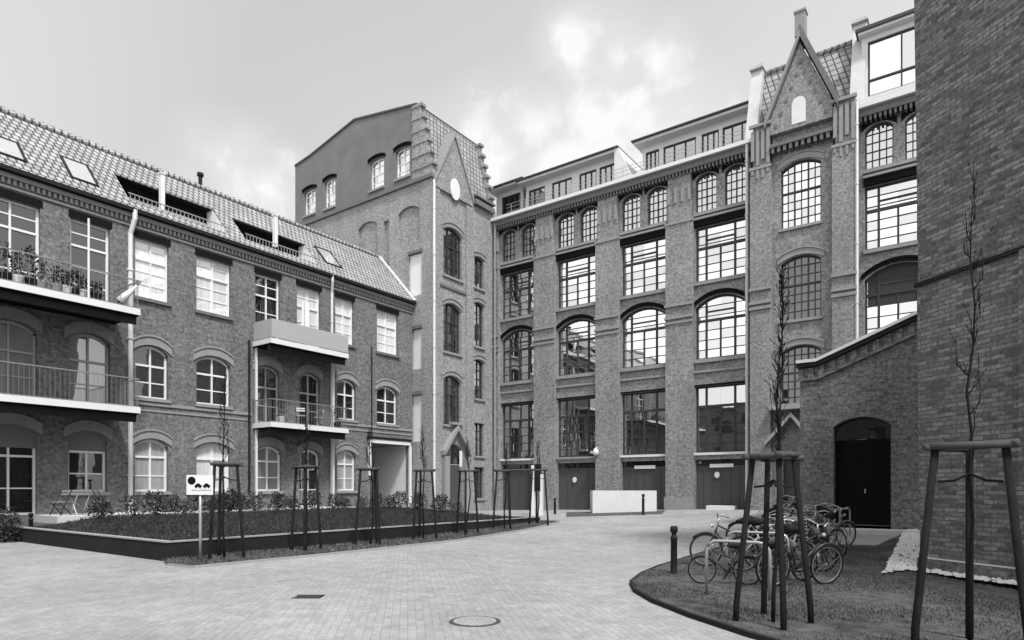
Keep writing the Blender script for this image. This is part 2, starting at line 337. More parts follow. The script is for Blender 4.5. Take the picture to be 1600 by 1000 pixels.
def window(parent, P, o, fm='frame_white', gm='glass', vb=(), hb=(), thin_v=(), thin_h=(), part_v=(), part_h=(), dep=.16, fw=.07, sill=None, hood=None, hood_h=.28, tilt=.004, bt=.06, name='window', tt_=.045):
    """fractions across / up the opening; part_v = (u, za, zb), part_h = (z, ua, ub)"""
    u0, u1, z0, z1, r = o; W, H = u1 - u0, z1 - z0; f = arch_top(o); mb = MB(); d0, d1 = dep, dep + .07
    mb.pbox(P, u0, u0 + fw, z0, z1 - r, d0, d1); mb.pbox(P, u1 - fw, u1, z0, z1 - r, d0, d1)
    mb.pbox(P, u0 + fw, u1 - fw, z0, z0 + fw, d0, d1)
    if r <= 0: mb.pbox(P, u0 + fw, u1 - fw, z1 - fw, z1, d0, d1)
    else:
        n = 10; uu = [u0 + W * k / n for k in range(n + 1)]
        for k in range(n):
            a, b = uu[k], uu[k + 1]; mb.pquad(P, [(a, f(a) - fw * 1.3), (b, f(b) - fw * 1.3), (b, f(b)), (a, f(a))], d0, d1)
    for q in vb: bar_v(mb, P, o, u0 + q * W, bt, d0 - .01, d1 + .003, z0 + fw)
    for q in hb: bar_h(mb, P, o, z0 + q * H, bt * 1.3, d0 - .015, d1 + .006, u0 + fw, u1 - fw)
    for q, a, b in part_v: bar_v(mb, P, o, u0 + q * W, bt * .85, d0 + .004, d1 + .004, z0 + a * H, None if b >= 1 else z0 + b * H)
    for q, a, b in part_h: bar_h(mb, P, o, z0 + q * H, bt * .85, d0 + .008, d1 + .008, u0 + a * W, u0 + b * W)
    for q in thin_v: bar_v(mb, P, o, u0 + q * W, tt_, d0 + .02, d1 + .01, z0 + fw)
    for q in thin_h: bar_h(mb, P, o, z0 + q * H, tt_, d0 + .024, d1 + .012, u0 + fw, u1 - fw)
    fr = mb.build(name, fm, parent)
    g = MB(); us = [0] + sorted(set(list(vb) + [x[0] for x in part_v] + list(thin_v))) + [1]; zs = [0] + sorted(list(hb) + list(thin_h)) + [1]
    for i in range(len(us) - 1):
        for j in range(len(zs) - 1):
            t1, t2, t3 = (random.uniform(-tilt, tilt) for _ in range(3)); dd = dep + .05
            a, b = u0 + us[i] * W, u0 + us[i + 1] * W; c, d = z0 + zs[j] * H, z0 + zs[j + 1] * H
            g.face([P(a, c, dd + t1), P(b, c, dd + t2), P(b, d, dd + t3), P(a, d, dd + t1 + t3 - t2)])
    pn = g.build('pane', gm, fr)
    if gm == 'glass':
        pn.data.materials.append(M['glass_grey'])
        for p_ in pn.data.polygons: p_.material_index = 1 if random.random() < .38 else 0
    if sill:
        s = MB(); s.pquad(P, [(u0 - .08, z0 - .13), (u1 + .08, z0 - .13), (u1 + .08, z0 - .005), (u0 - .08, z0 - .005)], -.1, dep - .01)
        s.build('sill', sill, fr)
    if hood:
        h = MB(); n = 10
        if r > 0:
            uu = [u0 - .14 + (W + .28) * k / n for k in range(n + 1)]
            o2 = (u0 - .14, u1 + .14, z0, z1 + .05, r + .02); f2 = arch_top(o2)
            for k in range(n):
                a, b = uu[k], uu[k + 1]; h.pquad(P, [(a, f2(a) - .02), (b, f2(b) - .02), (b, f2(b) + hood_h), (a, f2(a) + hood_h)], -.045, .01)
                h.pquad(P, [(a, f2(a) + hood_h + .001), (b, f2(b) + hood_h + .001), (b, f2(b) + hood_h + .07), (a, f2(a) + hood_h + .07)], -.09, .01)
        else: h.pbox(P, u0 - .06, u1 + .06, z1 + .005, z1 + hood_h, -.03, .02)
        h.build('lintel', hood, fr)
    return fr

def smooth(t): t = max(0., min(1., t)); return t * t * (3 - 2 * t)
def gz(x, y): return smooth((y - 13) / 19) * (.22 + .36 * max(0, min(1, (x + 24.6) / 15.6)))

# ------------------------------------------------------------------ ground
def sheet(name, xs, ys, zf, mat, kind='structure'):
    mb = MB(); nx = len(xs)
    mb.v = [(x, y, zf(x, y)) for y in ys for x in xs]
    mb.f = [(j * nx + i, j * nx + i + 1, (j + 1) * nx + i + 1, (j + 1) * nx + i) for j in range(len(ys) - 1) for i in range(nx - 1)]
    o = mb.build(name, mat); tag(o, kind=kind); return o
xs = [-900, -300, -120, -70] + [-45 + i for i in range(71)] + [60, 120, 300, 900]
ys = [-900, -300, -120, -60, -30, -10] + [i for i in range(0, 41)] + [60, 120, 300, 900]
sheet('ground', xs, ys, gz, 'paving')

def poly_sheet(name, poly, dz, mat, kind='structure', parent=None, step=.5):
    """a sheet that follows the ground inside a polygon"""
    import bmesh
    bm = bmesh.new(); vs = [bm.verts.new((x, y, 0)) for x, y in poly]; bm.faces.new(vs)
    x0, x1 = min(p[0] for p in poly), max(p[0] for p in poly); y0, y1 = min(p[1] for p in poly), max(p[1] for p in poly)
    for ax, a, b in ((0, x0, x1), (1, y0, y1)):
        t = math.ceil(a)
        while t < b:
            nrm_ = (1, 0, 0) if ax == 0 else (0, 1, 0); co = (t, 0, 0) if ax == 0 else (0, t, 0)
            bmesh.ops.bisect_plane(bm, geom=bm.verts[:] + bm.edges[:] + bm.faces[:], plane_co=co, plane_no=nrm_); t += 1
    for v in bm.verts: v.co.z = gz(v.co.x, v.co.y) + (dz(v.co.x, v.co.y) if callable(dz) else dz)
    for f in bm.faces:
        if f.normal.z < 0: f.normal_flip()
    me = bpy.data.meshes.new(name); bm.to_mesh(me); bm.free(); me.materials.append(M[mat])
    o = bpy.data.objects.new(name, me); COL.objects.link(o); tag(o, kind=kind); return o
def inside(poly, x, y):
    c = False; n = len(poly)
    for i in range(n):
        (x1, y1), (x2, y2) = poly[i], poly[i - 1]
        if (y1 > y) != (y2 > y) and x < (x2 - x1) * (y - y1) / (y2 - y1) + x1: c = not c
    return c
def blades(name, poly, zf, n, h, mat, dens=None, lean=.5, w_=.012):
    mb = MB(); x0, x1 = min(p[0] for p in poly), max(p[0] for p in poly); y0, y1 = min(p[1] for p in poly), max(p[1] for p in poly)
    k = 0
    while k < n:
        x, y = random.uniform(x0, x1), random.uniform(y0, y1)
        if not inside(poly, x, y): continue
        if dens and random.random() > dens(x, y): continue
        k += 1; a = random.uniform(0, 6.28); hh = h * random.uniform(.4, 1.2); z = zf(x, y)
        dx, dy = math.cos(a) * w_, math.sin(a) * w_; lx, ly = random.gauss(0, lean) * hh, random.gauss(0, lean) * hh
        b = len(mb.v); mb.v += [(x - dx, y - dy, z - .01), (x + dx, y + dy, z - .01), (x + lx * .5 + dx * .7, y + ly * .5 + dy * .7, z + hh * .6), (x + lx, y + ly, z + hh), ]
        mb.f.append((b, b + 1, b + 2, b + 3))
    o = mb.build(name, mat, smooth=True); tag(o, kind='stuff'); return o

# right-hand bed with its rounded nose; A, B, CNR: the warehouse wall's own axes and near corner
A = Vector((.78, -.625)).normalized(); B = Vector((-A.y, A.x)); CNR = Vector(gpt(1438, 893, .03))
def wl(s, t): q = CNR + A * s + B * t; return (q.x, q.y)      # warehouse-wall frame: s along the wall, t into it
BED = [(-5.25, 18.6), (-5.3, 16), (-5.3, 14), (-5.2, 12.4), (-5.02, 11.2), (-4.72, 10.1), (-4.3, 9.35), (-3.7, 8.65), (-2.9, 7.95), (-2.0, 7.3), (-.8, 6.6), (1.0, 5.7), (3.4, 4.6), (6.0, 3.4), (7.0, 5.9), wl(.1, -.43), gpt(1378, 902, .03), gpt(1410, 840, .2), (-2.0, 18.6)]
def bed_h(x, y): return .05 + .05 * math.sin(x * 1.3 + y * .9)
poly_sheet('grass_bed_soil', BED, .055, 'soil')
mb = MB()
edge = BED[:14]
for i in range(len(edge) - 1):
    (xa, ya), (xb, yb) = edge[i], edge[i + 1]; d = Vector((xb - xa, yb - ya, 0)).normalized(); n = Vector((-d.y, d.x, 0)) * -.06
    za, zb = gz(xa, ya), gz(xb, yb)
    mb.hexa([(xa, ya, za - .05), (xb, yb, zb - .05), (xb + n.x, yb + n.y, zb - .05), (xa + n.x, ya + n.y, za - .05),
             (xa, ya, za + .062), (xb, yb, zb + .062), (xb + n.x, yb + n.y, zb + .062), (xa + n.x, ya + n.y, za + .062)])
tag(mb.build('bed_kerb', 'planter'), kind='structure')
def patch(x, y):
    v = .5 + .28 * math.sin(x * 2.3 + 1.7 * math.sin(y * 1.9)) + .28 * math.sin(y * 2.9 + 1.3 * math.sin(x * 2.1)); return max(.03, min(1, v * 1.5 - .3))
blades('bed_grass', BED, lambda x, y: gz(x, y) + .055, 95000, .032, 'grass', patch, .6, .007)

# white gravel path running up to the annex and the drip strip by the warehouse wall
STRIP = [wl(-.05, -.02), wl(-.05, -.42), wl(9, -.42), wl(9, -.02)]
PATHP = [gpt(1380, 900, .03), gpt(1412, 838, .2), gpt(1442, 836, .2), wl(-.05, -.02), wl(.1, -.42)]
def stones(name, poly, n, r, mat):
    mb = MB(); x0, x1 = min(p[0] for p in poly), max(p[0] for p in poly); y0, y1 = min(p[1] for p in poly), max(p[1] for p in poly); k = 0
    while k < n:
        x, y = random.uniform(x0, x1), random.uniform(y0, y1)
        if not inside(poly, x, y): continue
        k += 1; z = gz(x, y) + .09; q = [r * random.uniform(.5, 1.3) for _ in range(3)]; a = random.uniform(0, 3)
        ca, sa = math.cos(a), math.sin(a); b = len(mb.v)
        for (i, j, l) in ((1, 0, 0), (0, 1, 0), (-1, 0, 0), (0, -1, 0), (0, 0, 1)):
            mb.v.append((x + (i * ca - j * sa) * q[0], y + (i * sa + j * ca) * q[1], z + l * q[2] * .8))
        for t in ((0, 1, 4), (1, 2, 4), (2, 3, 4), (3, 0, 4)): mb.f.append(tuple(b + e for e in t))
    o = mb.build(name, mat); tag(o, kind='stuff'); return o
poly_sheet('gravel_path', PATHP, .085, 'concrete_dim'); poly_sheet('gravel_strip', STRIP, .09, 'concrete_dim')
stones('gravel_stones', PATHP, 800, .055, 'gravel'); stones('gravel_strip_stones', STRIP, 800, .05, 'gravel')

# ------------------------------------------------------------------ left apartment house
XL = -26.1
PL = lambda u, z, d: (XL - d, u, z)
yl = lambda px: on_x(px, XL)
LZ = .7
house = thing('apartment_house', (XL, 10, 0), 'long three storey brick house with tiled roof, balconies and white windows', 'building')
Z3 = (8.25, 11.3); S3 = 9.02
ops = {}
ops['A3'] = (yl(-30), yl(63), 8.25, 11.3, 0); ops['B3'] = (yl(110), yl(172), 8.25, 11.3, 0)
ops['C3'] = (yl(211), yl(264), 9.02, 11.3, 0); ops['D3'] = (yl(307), yl(361), 9.02, 11.3, 0)
ops['E3'] = (yl(399), yl(438), 8.2, 11.3, 0); ops['F3'] = (yl(464), yl(501), 8.2, 11.3, 0)
ops['G3'] = (yl(524), yl(553), 9.02, 11.3, 0); ops['H3'] = (yl(589), yl(622), 9.02, 11.3, 0)
for c, a, b in (('C', 211, 263), ('D', 307, 360), ('G', 527, 556), ('H', 589, 621)):
    ops[c + '2'] = (yl(a), yl(b), 5.15, 7.2, .3)
ops['A2'] = (yl(-30), yl(58), 4.62, 7.25, .3); ops['B2'] = (yl(107), yl(172), 4.62, 7.25, .3)
ops['E2'] = (yl(399), yl(437), 4.6, 7.2, .3); ops['F2'] = (yl(468), yl(500), 4.6, 7.2, .3)
for c, a, b in (('C', 211, 263), ('D', 307, 360), ('G', 527, 556), ('E', 400, 440)):
    ops[c + '1'] = (yl(a), yl(b), 1.5, 3.55, .28)
ops['A1'] = (yl(-30), yl(58), .72, 3.75, .28); ops['B1'] = (yl(107), yl(167), 1.5, 3.7, .28); ops['F1'] = (yl(468), yl(500), .72, 3.5, .28)
ops['P'] = (23.3, 26.15, .3, 4.05, 0)
EZ = 12.25
mb = MB(); facade(mb, PL, -6, 26.5, 0, EZ, list(ops.values()))
mb.face([(XL, -6, 0), (XL - 10, -6, 0), (XL - 10, -6, EZ), (XL, -6, EZ)]); mb.face([(XL - 10, -6, EZ), (XL - 2.75, -6, 15.42), (XL, -6, EZ)])
mb.face([(XL - 10, -6, 0), (XL - 10, 26.5, 0), (XL - 10, 26.5, EZ), (XL - 10, -6, EZ)])
mb.build('wall', 'brick_left', house)
# string courses and eaves corbels
mb = MB()
for a, b in ((yl(204), yl(393)), (yl(520), 26.45)):
    mb.pbox(PL, a, b, 4.86, 4.98, -.05, .01); mb.pbox(PL, a, b, 4.62, 4.70, -.035, .01)
mb.pbox(PL, -6, 26.45, 11.95, 12.1, -.14, .01); mb.pbox(PL, -6, 26.45, 11.62, 11.7, -.06, .01)
y = -5.9
while y < 26.3: mb.pbox(PL, y, y + .08, 11.76, 11.948, -.09, .01); y += .165
mb.build('cornice', 'trim', house)
mb = MB(); mb.pbox(PL, -6, 26.45, 12.12, 12.26, -.34, .0); mb.build('gutter', 'dark_metal', house)
# roof with two sunk loggias; slope coordinate s runs from the eave to the ridge
RW, RH = 2.75, 15.42 - EZ
PR = lambda u, s, d: (XL + .22 - (RW + .22) * s - d * .74, u, EZ + .02 + (RH) * s - d * .67)
def rs(px, py):   # where a pixel's ray meets the roof plane
    r = ray(px, py); x0, dx = XL + .22, (RW + .22)
    # XL+.22-dx*s = r.x*D ; EZ+.02+RH*s = EYE + r.z*D
    a = r.x; s = ((EYE - EZ - .02) * a + r.z * x0) / (RH * a + r.z * dx); D = (x0 - dx * s) / a
    return r.y * D, s
l1a, sA = rs(179, 272); l1b, sB = rs(331, 324); l2a, sC = rs(360, 338); l2b, sD = rs(477, 383); _, sE = rs(203, 312)
logs = [(l1a, l1b, sE, (sA + sB) / 2, 0), (l2a, l2b, sE, (sC + sD) / 2, 0)]
mb = MB(); facade(mb, PR, -6.1, 26.49, 0, 1, [(o[0], o[1], o[2], o[3], 0) for o in logs], .06)
mb.face([PR(-6.1, 1, 0), PR(26.49, 1, 0), (XL - 10.2, 26.49, EZ), (XL - 10.2, -6.1, EZ)])
mb.build('roof', 'tile', house)
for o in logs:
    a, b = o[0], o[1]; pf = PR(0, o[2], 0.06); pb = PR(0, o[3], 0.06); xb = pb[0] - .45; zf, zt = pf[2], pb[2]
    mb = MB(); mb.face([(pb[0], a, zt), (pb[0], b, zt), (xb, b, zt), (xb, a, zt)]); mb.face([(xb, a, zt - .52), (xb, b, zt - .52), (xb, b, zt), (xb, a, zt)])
    lo = mb.build('roof_loggia', 'black', house)  # black ceiling and wall-top band paint in the shade of the overhang
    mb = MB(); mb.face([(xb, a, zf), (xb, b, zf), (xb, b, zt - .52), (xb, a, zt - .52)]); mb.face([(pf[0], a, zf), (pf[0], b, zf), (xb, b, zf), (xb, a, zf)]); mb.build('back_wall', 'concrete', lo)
    for yy in (a, b):
        mb = MB(); mb.face([(pf[0], yy, zf), (xb, yy, zf), (xb, yy, zt), (pb[0], yy, zt)]); mb.build('side_wall', 'white', lo)
    k = 0
    while a + .4 + k * 1.3 < b - 1.2:
        g = MB(); y0_ = a + .4 + k * 1.3; g.box(xb + .01, xb + .05, y0_, y0_ + 1.0, zf + .1, zt - .77); g.build('glazed_door', 'glass_low', lo); k += 1
    m2 = MB(); m2.box(pf[0] - .03, pf[0] + .02, a, b, zf + .30, zf + .33); q_ = a + .06
    while q_ < b: m2.box(pf[0] - .015, pf[0] + .005, q_, q_ + .02, zf - .05, zf + .298); q_ += .16
    m2.build('railing', 'concrete_dark', lo)
mb = MB(); y = -6.1
while y < 26.3:
    mb.tube([(XL - RW, y, EZ + RH + .01), (XL - RW, y + .33, EZ + RH + .05)], [.12, .15], 7); y += .31
mb.build('ridge', 'tile', house)
# verge flashing where the roof meets the tower
mb = MB(); q = [PR(26.30, 0, -.03), PR(26.49, 0, -.03), PR(26.49, 1, -.03), PR(26.30, 1, -.03)]
mb.hexa(q + [PR(26.30, 0, -.12), PR(26.49, 0, -.12), PR(26.49, 1, -.12), PR(26.30, 1, -.12)]); mb.build('flashing', 'zinc', house)
for (xa, ya), (xb, yb), (xc, yc) in (((-22, 208), (28, 223), (43, 255)), ((92, 243), (138, 260), (155, 293)), ((490, 385), (513, 393), (535, 420))):
    ua, sa = rs(xa, ya); ub, sb = rs(xb, yb); uc, s_c = rs(xc, yc); s1 = (sa + sb) / 2; s0 = s_c; uL = ua; uR = uc
    mb = MB(); t = .09; ts = .018
    for (a, b, c, d) in ((uL, uR, s1 - ts, s1), (uL, uR, s0, s0 + ts), (uL, uL + t, s0 + ts, s1 - ts), (uR - t, uR, s0 + ts, s1 - ts)):
        mb.hexa([PR(a, c, .01), PR(b, c, .01), PR(b, d, .01), PR(a, d, .01), PR(a, c, -.05), PR(b, c, -.05), PR(b, d, -.05), PR(a, d, -.05)])
    sk = mb.build('skylight', 'dark_metal', house); g = MB()
    g.face([PR(uL + t, s0 + ts, -.035), PR(uR - t, s0 + ts, -.035), PR(uR - t, s1 - ts, -.035), PR(uL + t, s1 - ts, -.035)]); g.build('pane', 'glass_sky', sk)
for px, py0, py1 in ((253, 268, 313), (430, 333, 372)):
    u, s = rs(px, py1); p = PR(u, s, 0); mb = MB(); zt = p[2] + 1.05
    mb.box(p[0] - .09, p[0] + .09, u - .08, u + .08, p[2] - .4, zt); mb.box(p[0] - .12, p[0] + .12, u - .11, u + .11, zt + .001, zt + .06)
    mb.build('chimney', 'white', house)
mb = MB(); q = Vector((XL - RW - .6, on_x(313, XL - RW - .6), EZ + RH - .5)); mb.tube([q, q + Vector((0, 0, 1.35))], .09); mb.tube([q + Vector((0, 0, 1.36)), q + Vector((0, 0, 1.5))], .15)
mb.build('flue', 'dark_metal', house)
# windows
W3 = dict(vb=(.5,), hb=(.68,), thin_h=(.25, .46, .85), fm='frame_white', hood='lintel', hood_h=.26, fw=.08)  # black hoods stand for the shade above the top windows
for c in 'ABCDEFGH':
    gm = {'A': 'glass_dark', 'B': 'glass_dark', 'E': 'glass_dark'}.get(c, 'glass_curtain')
    kw = dict(W3); kw['hb'] = (.66,) if c in 'CDGH' else (.70,)
    window(house, PL, ops[c + '3'], gm=gm, sill='trim_dark' if c in 'CDGH' else None, **kw)
for c in 'ABCDEFGH':
    if c + '2' in ops:
        gm = {'A': 'glass_net', 'B': 'glass_net'}.get(c, 'glass_dark')
        tall = c in 'ABEF'
        window(house, PL, ops[c + '2'], gm=gm, fm='frame_white' if not tall else 'panel', vb=(.5,), hb=(.62,), thin_h=(.3,), sill=None if tall else 'trim', hood='trim', hood_h=.3, fw=.075)
for c in 'ABCDEFG':
    if c + '1' in ops:
        gm = {'A': 'glass_dark', 'B': 'glass_dark', 'F': 'glass_low', 'C': 'glass_half', 'E': 'glass_net', 'G': 'glass_half'}.get(c, 'glass_curtain')
        arch = ops[c + '1'][4] > 0
        window(house, PL, ops[c + '1'], gm=gm, vb=(.5,), hb=(.66,) if arch else (), thin_h=(.5,) if not arch else (.3,), sill='trim' if c not in 'AF' else None, hood='trim' if arch else None, fw=.075)
for c in 'AB':
    o = ops[c + '1']; mb = MB(); f = arch_top(o); n = 10; uu = [o[0] + (o[1] - o[0]) * k / n for k in range(n + 1)]
    mb.prism(PL, [(o[0], 3.0), (o[1], 3.0)] + [(u, f(u)) for u in reversed(uu)], .10, .155); mb.build('arch_infill', 'plaster', house)
# carriage passage
y0, y1, z0, z1, _ = ops['P']
mb = MB(); mb.face([(XL - .2, y1 - .01, z0), (XL - 5, y1 - .01, z0), (XL - 5, y1 - .01, z1), (XL - .2, y1 - .01, z1)])
mb.face([(XL - .2, y0 + .01, z0), (XL - 5, y0 + .01, z0), (XL - 5, y0 + .01, z1), (XL - .2, y0 + .01, z1)])
ps = None
for f4 in (mb.v[:4], mb.v[4:]):
    m2 = MB(); m2.face(f4); m2 = m2.build('passage_wall', 'white', house); ps = ps or m2
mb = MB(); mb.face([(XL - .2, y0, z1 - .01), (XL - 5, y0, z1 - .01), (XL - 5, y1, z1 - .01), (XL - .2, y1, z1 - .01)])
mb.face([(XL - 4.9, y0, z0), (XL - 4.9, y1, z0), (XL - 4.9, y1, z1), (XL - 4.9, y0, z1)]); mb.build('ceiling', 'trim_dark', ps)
mb = MB(); mb.pbox(PL, y0 - .12, y1 + .08, z1, z1 + .2, -.12, .03); mb.pbox(PL, y1, y1 + .16, z0, z1 - .002, -.1, .03); mb.pbox(PL, y0 - .14, y0, z0 + 2, z1 - .002, -.1, .03)
each(mb, 'portal_frame', 'white', ps)
mb = MB(); mb.pbox(PL, y0 - .2, y1 + .1, z1 + .21, z1 + .34, -.16, .02); mb.build('portal_lintel', 'dark_metal', ps)
# balconies
def balcony(Y0, Y1, zt, depth, panel, posts, rail=True):
    x0, x1 = XL + .012, XL + depth
    mb = MB(); mb.box(x0, x1 - .06, Y0, Y1, zt - .24, zt); b = mb.build('balcony', 'black', house)  # black slab colour carries the deep shade under the balcony
    mb = MB(); mb.box(x1 - .34, x1 - .2, Y0 + .02, Y1 - .02, zt - .5, zt - .242); mb.build('shade_beam', 'dark_metal', b)  # added beam that blocks sky light so the wall below goes darker
    mb = MB(); mb.box(x1 - .058, x1, Y0 - .03, Y1 + .03, zt - .2, zt + .02); mb.box(x0, x1 - .06, Y1 + .002, Y1 + .032, zt - .2, zt + .02); mb.box(x0, x1 - .06, Y0 - .032, Y0 - .002, zt - .2, zt + .02); each(mb, 'slab_edge', 'white', b)
    if panel:
        mb = MB(); h = .86
        mb.box(x1 - .04, x1 - .002, Y0, Y1, zt + .06, zt + h); mb.box(x0 + .03, x1 - .042, Y0, Y0 + .035, zt + .06, zt + h); mb.box(x0 + .03, x1 - .042, Y1 - .035, Y1, zt + .06, zt + h)
        mb.build('parapet_panel', 'panel', b)
    elif rail:
        mb = MB(); n = int((Y1 - Y0) / .14)
        for k in range(n + 1): mb.box(x1 - .04, x1 - .03, Y0 + k * .14, Y0 + k * .14 + .008, zt + .06, zt + 1.0)
        mb.box(x1 - .055, x1 - .01, Y0, Y1 + .01, zt + 1.0, zt + 1.04); mb.box(x1 - .045, x1 - .02, Y0, Y1, zt + .03, zt + .058)
        for yy in (Y0, Y1):
            mb.box(x0, x1 - .056, yy - .015, yy + .015, zt + 1.0, zt + 1.04)
            for k in range(int(depth / .12)): mb.box(x0 + .06 + k * .12, x0 + .072 + k * .12, yy - .006, yy + .006, zt + .02, zt + 1.0)
        mb.build('railing', 'bike_mid', b)
    return b
BD = 1.4
b1 = balcony(-4, 10.76, 8.0, 2.0, False, ()); b2 = balcony(-4, 10.76, 4.5, 2.0, False, ())
b3 = balcony(16.45, 20.65, 8.15, BD, True, ()); b4 = balcony(16.45, 20.65, 4.5, BD, False, ())
mb = MB()
for yy in (16.5,): mb.box(XL + .05, XL + .14, yy, yy + .09, .7, 8.0)
mb.box(XL + .4, XL + .47, 20.5, 20.57, .7, 8.0)
each(mb, 'balcony_post', 'white', house)
mb = MB(); yy = on_x(139, XL + 2.0); mb.tube([(XL + 1.98, yy, 8.0), (XL + 1.98, yy, 10.7)], .035); mb.build('balcony_pole', 'white', house)
# downpipes
def downpipe(parent, x, y, z0, z1, r=.06, jog=None, mat='zinc'):
    mb = MB(); pts = [(x, y, z0), (x, y, z1)]
    if jog: pts += [(x + jog[0], y + jog[1], z1 + jog[2]), (x + jog[0], y + jog[1], z1 + jog[2] + .35)]
    mb.tube(pts, r, 8); z = z0 + 1.4
    while z < z1: mb.tube([(x, y, z), (x, y, z + .06)], r * 1.35, 8); z += 2.6
    return mb.build('downpipe', mat, parent)
downpipe(house, XL + .1, yl(202),   .7, 11.3, .09, (.18, .08, .55)); downpipe(house, XL + .1, yl(516.5), .7, 11.4, .065, (.18, -.1, .5))
downpipe(house, XL + .08, yl(388), .7, 8.2, .05, None, 'dark_metal')
downpipe(house, XL + .05, yl(580), 4.3, 9.2, .03, None, 'dark_metal')

# ------------------------------------------------------------------ stair tower in the corner
YT = 26.5; XT = -24.6; YM = 32.1
PT = lambda u, z, d: (u, YT + d, z)              # face looking at -y
PX = lambda u, z, d: (XT - d, u, z)              # face looking at +x
tower = thing('stair_tower', (XT - 5, YT + 3, 0), 'tall brick corner tower with pointed front gable, round window and plain grey gable side', 'tower')
xt = lambda px: on_y(px, YT); tz = lambda px, py: zy(px, py, YT)
CZ = 19.2
tops = [(xt(a), xt(b), (tz(a, c) + tz(b, d)) / 2, (tz(a, e) + tz(b, f)) / 2, .12) for a, b, c, d, e, f in
        ((475, 493, 339, 331, 300, 291), (507, 524, 328, 320, 283, 275), (578, 600, 299, 290, 252, 243), (618, 640, 281, 273, 235, 225))]
blinds = [(on_y(639, YT), on_y(659, YT), zy(650, a, YT), zy(650, b, YT), 0) for a, b in ((462, 396), (577, 514), (690, 617))]
niches = [(xt(622), xt(655), tz(640, 384), tz(640, 322), .3), (xt(560), xt(589), tz(575, 420), tz(575, 346), .3), (xt(600), xt(608), tz(604, 430), tz(604, 345), 0)]
X0T = -37.1
mb = MB(); facade(mb, PT, X0T, XT, 0, CZ - .15, blinds + niches, .14)
for o in niches: mb.face([PT(o[0], o[2], .14), PT(o[1], o[2], .14), PT(o[1], o[3], .14), PT(o[0], o[3], .14)])
tw = lambda a, b: 0
XF = [(-22, 1)]
xops = [(on_x(a, XT), on_x(b, XT), z0, z1, r) for a, b, z0, z1, r in ((693, 722, 13.9, 16.75, .3), (693, 720, 9.5, 12.35, .3), (693, 720, 5.3, 8.15, .3),
        (741.5, 756, 13.9, 15.8, .12), (741.5, 756, 10.3, 13.0, .12), (741.5, 756, 7.1, 9.5, .12), (741.5, 756, 3.6, 5.6, 0), (741.5, 756, 1.0, 2.9, 0))]
dop = (on_x(698, XT), on_x(722, XT), .15, 4.2, 1.3)
facade(mb, PX, YT, YM + .3, 0, CZ, xops + [dop], .24)
mb.build('wall', 'brick_tower', tower)
# upper gable storey: smooth grey render, with its four small windows
mb = MB(); zr = tz(652, 165) - .6
sx = [(-37.1, 23.3), (-35.5, 23.5), (-31.1, 24.4), (-25.75, 23.5)]
zlow = 22.6
facade(mb, PT, X0T, -26.1, CZ + .12, zlow, tops, .2)
mb.face([PT(X0T, zlow, 0), PT(-26.1, zlow, 0), PT(-25.9, 23.0, 0), PT(-25.75, 23.5, 0), PT(-31.1, 24.4, 0), PT(-35.5, 23.5, 0), PT(-37.1, 23.3, 0)])
mb.face([PT(-26.1, CZ + .12, 0), PT(XT, CZ + .12, 0), PT(-25.9, 23.0, 0), PT(-26.1, zlow, 0)])
mb.face([(X0T, YT, 0), (X0T, YM, 0), (X0T, YM, 23.3), (X0T, YT, 23.3)])
mb.build('gable_wall', 'plaster', tower)
mb = MB(); mb.pbox(PT, X0T, XT + .1, CZ - .14, CZ + .02, -.14, .1); mb.pbox(PT, X0T, XT + .06, CZ + .03, CZ + .11, -.06, .1); mb.build('cornice', 'trim_dark', tower)
# roof surfaces
mb = MB()
ZB = YM
for i in range(3):
    (a, za), (b, zb) = sx[i], sx[i + 1]; mb.hexa([(a, YT - .06, za), (b, YT - .06, zb), (b, ZB, zb), (a, ZB, za), (a, YT - .06, za + .12), (b, YT - .06, zb + .12), (b, ZB, zb + .12), (a, ZB, za + .12)])
mb.build('roof', 'roof_grey', tower)
YE = YM - .1
mb = MB(); mb.face([(XT - .05, YT + .3, CZ), (XT - .05, YE, CZ), (-25.75, YE, 23.5), (-25.75, YT + .3, 23.5)])
mb.build('mansard_roof', 'tile_dark', tower)
# stepped parapets on both ends of the mansard
for yc in (YT - .05, YE - .25):
    mb = MB(); n = 6
    for k in range(n):
        z = CZ + (23.5 - CZ) * k / n; x = XT - .05 - 1.1 * k / n
        mb.box(-26.1, x + .12, yc, yc + .3, z + .002, z + (23.5 - CZ) / n - .16); mb.box(-26.1, x + .26, yc - .04, yc + .34, z + (23.5 - CZ) / n - .158, z + (23.5 - CZ) / n)
    mb.build('stepped_parapet', 'brick_tower', tower)
# pointed gable of the +x face
ga, gb = on_x(677, XT), on_x(736, XT); gm = (ga + gb) / 2; gzt = zx(708, 218, XT)
mb = MB(); mb.prism(PX, [(ga, CZ - .6), (gb, CZ - .6), (gb, CZ - .3), (gm, gzt), (ga, CZ - .3)], -.14, .5); gw = mb.build('front_gable', 'brick_tower', tower)
mb = MB()
for s, (p, q) in enumerate((((ga - .05, CZ - .45), (gm, gzt + .1)), ((gb + .05, CZ - .45), (gm, gzt + .1)))):
    mb.pquad(PX, [p, q, (q[0], q[1] + .3), (p[0], p[1] + .3)], -.22, .6)
each(mb, 'gable_coping', 'trim', gw)
mb = MB(); c = (on_x(708, XT), zx(708, 297, XT))
mb.prism(PX, [(c[0] + .42 * math.cos(t * math.pi / 12), c[1] + .62 * math.sin(t * math.pi / 12)) for t in range(24)], -.18, -.13); mb.build('oval_window', 'white', gw)
mb = MB(); mb.pbox(PX, gb + .2, YE, CZ - .35, CZ - .05, -.25, .02); mb.pbox(PX, gb + .2, YE, CZ + .1, CZ + .22, -.3, .05)
mb.pbox(PX, YT + .02, YM - .1, 12.9, 13.02, -.08, .01) if False else None
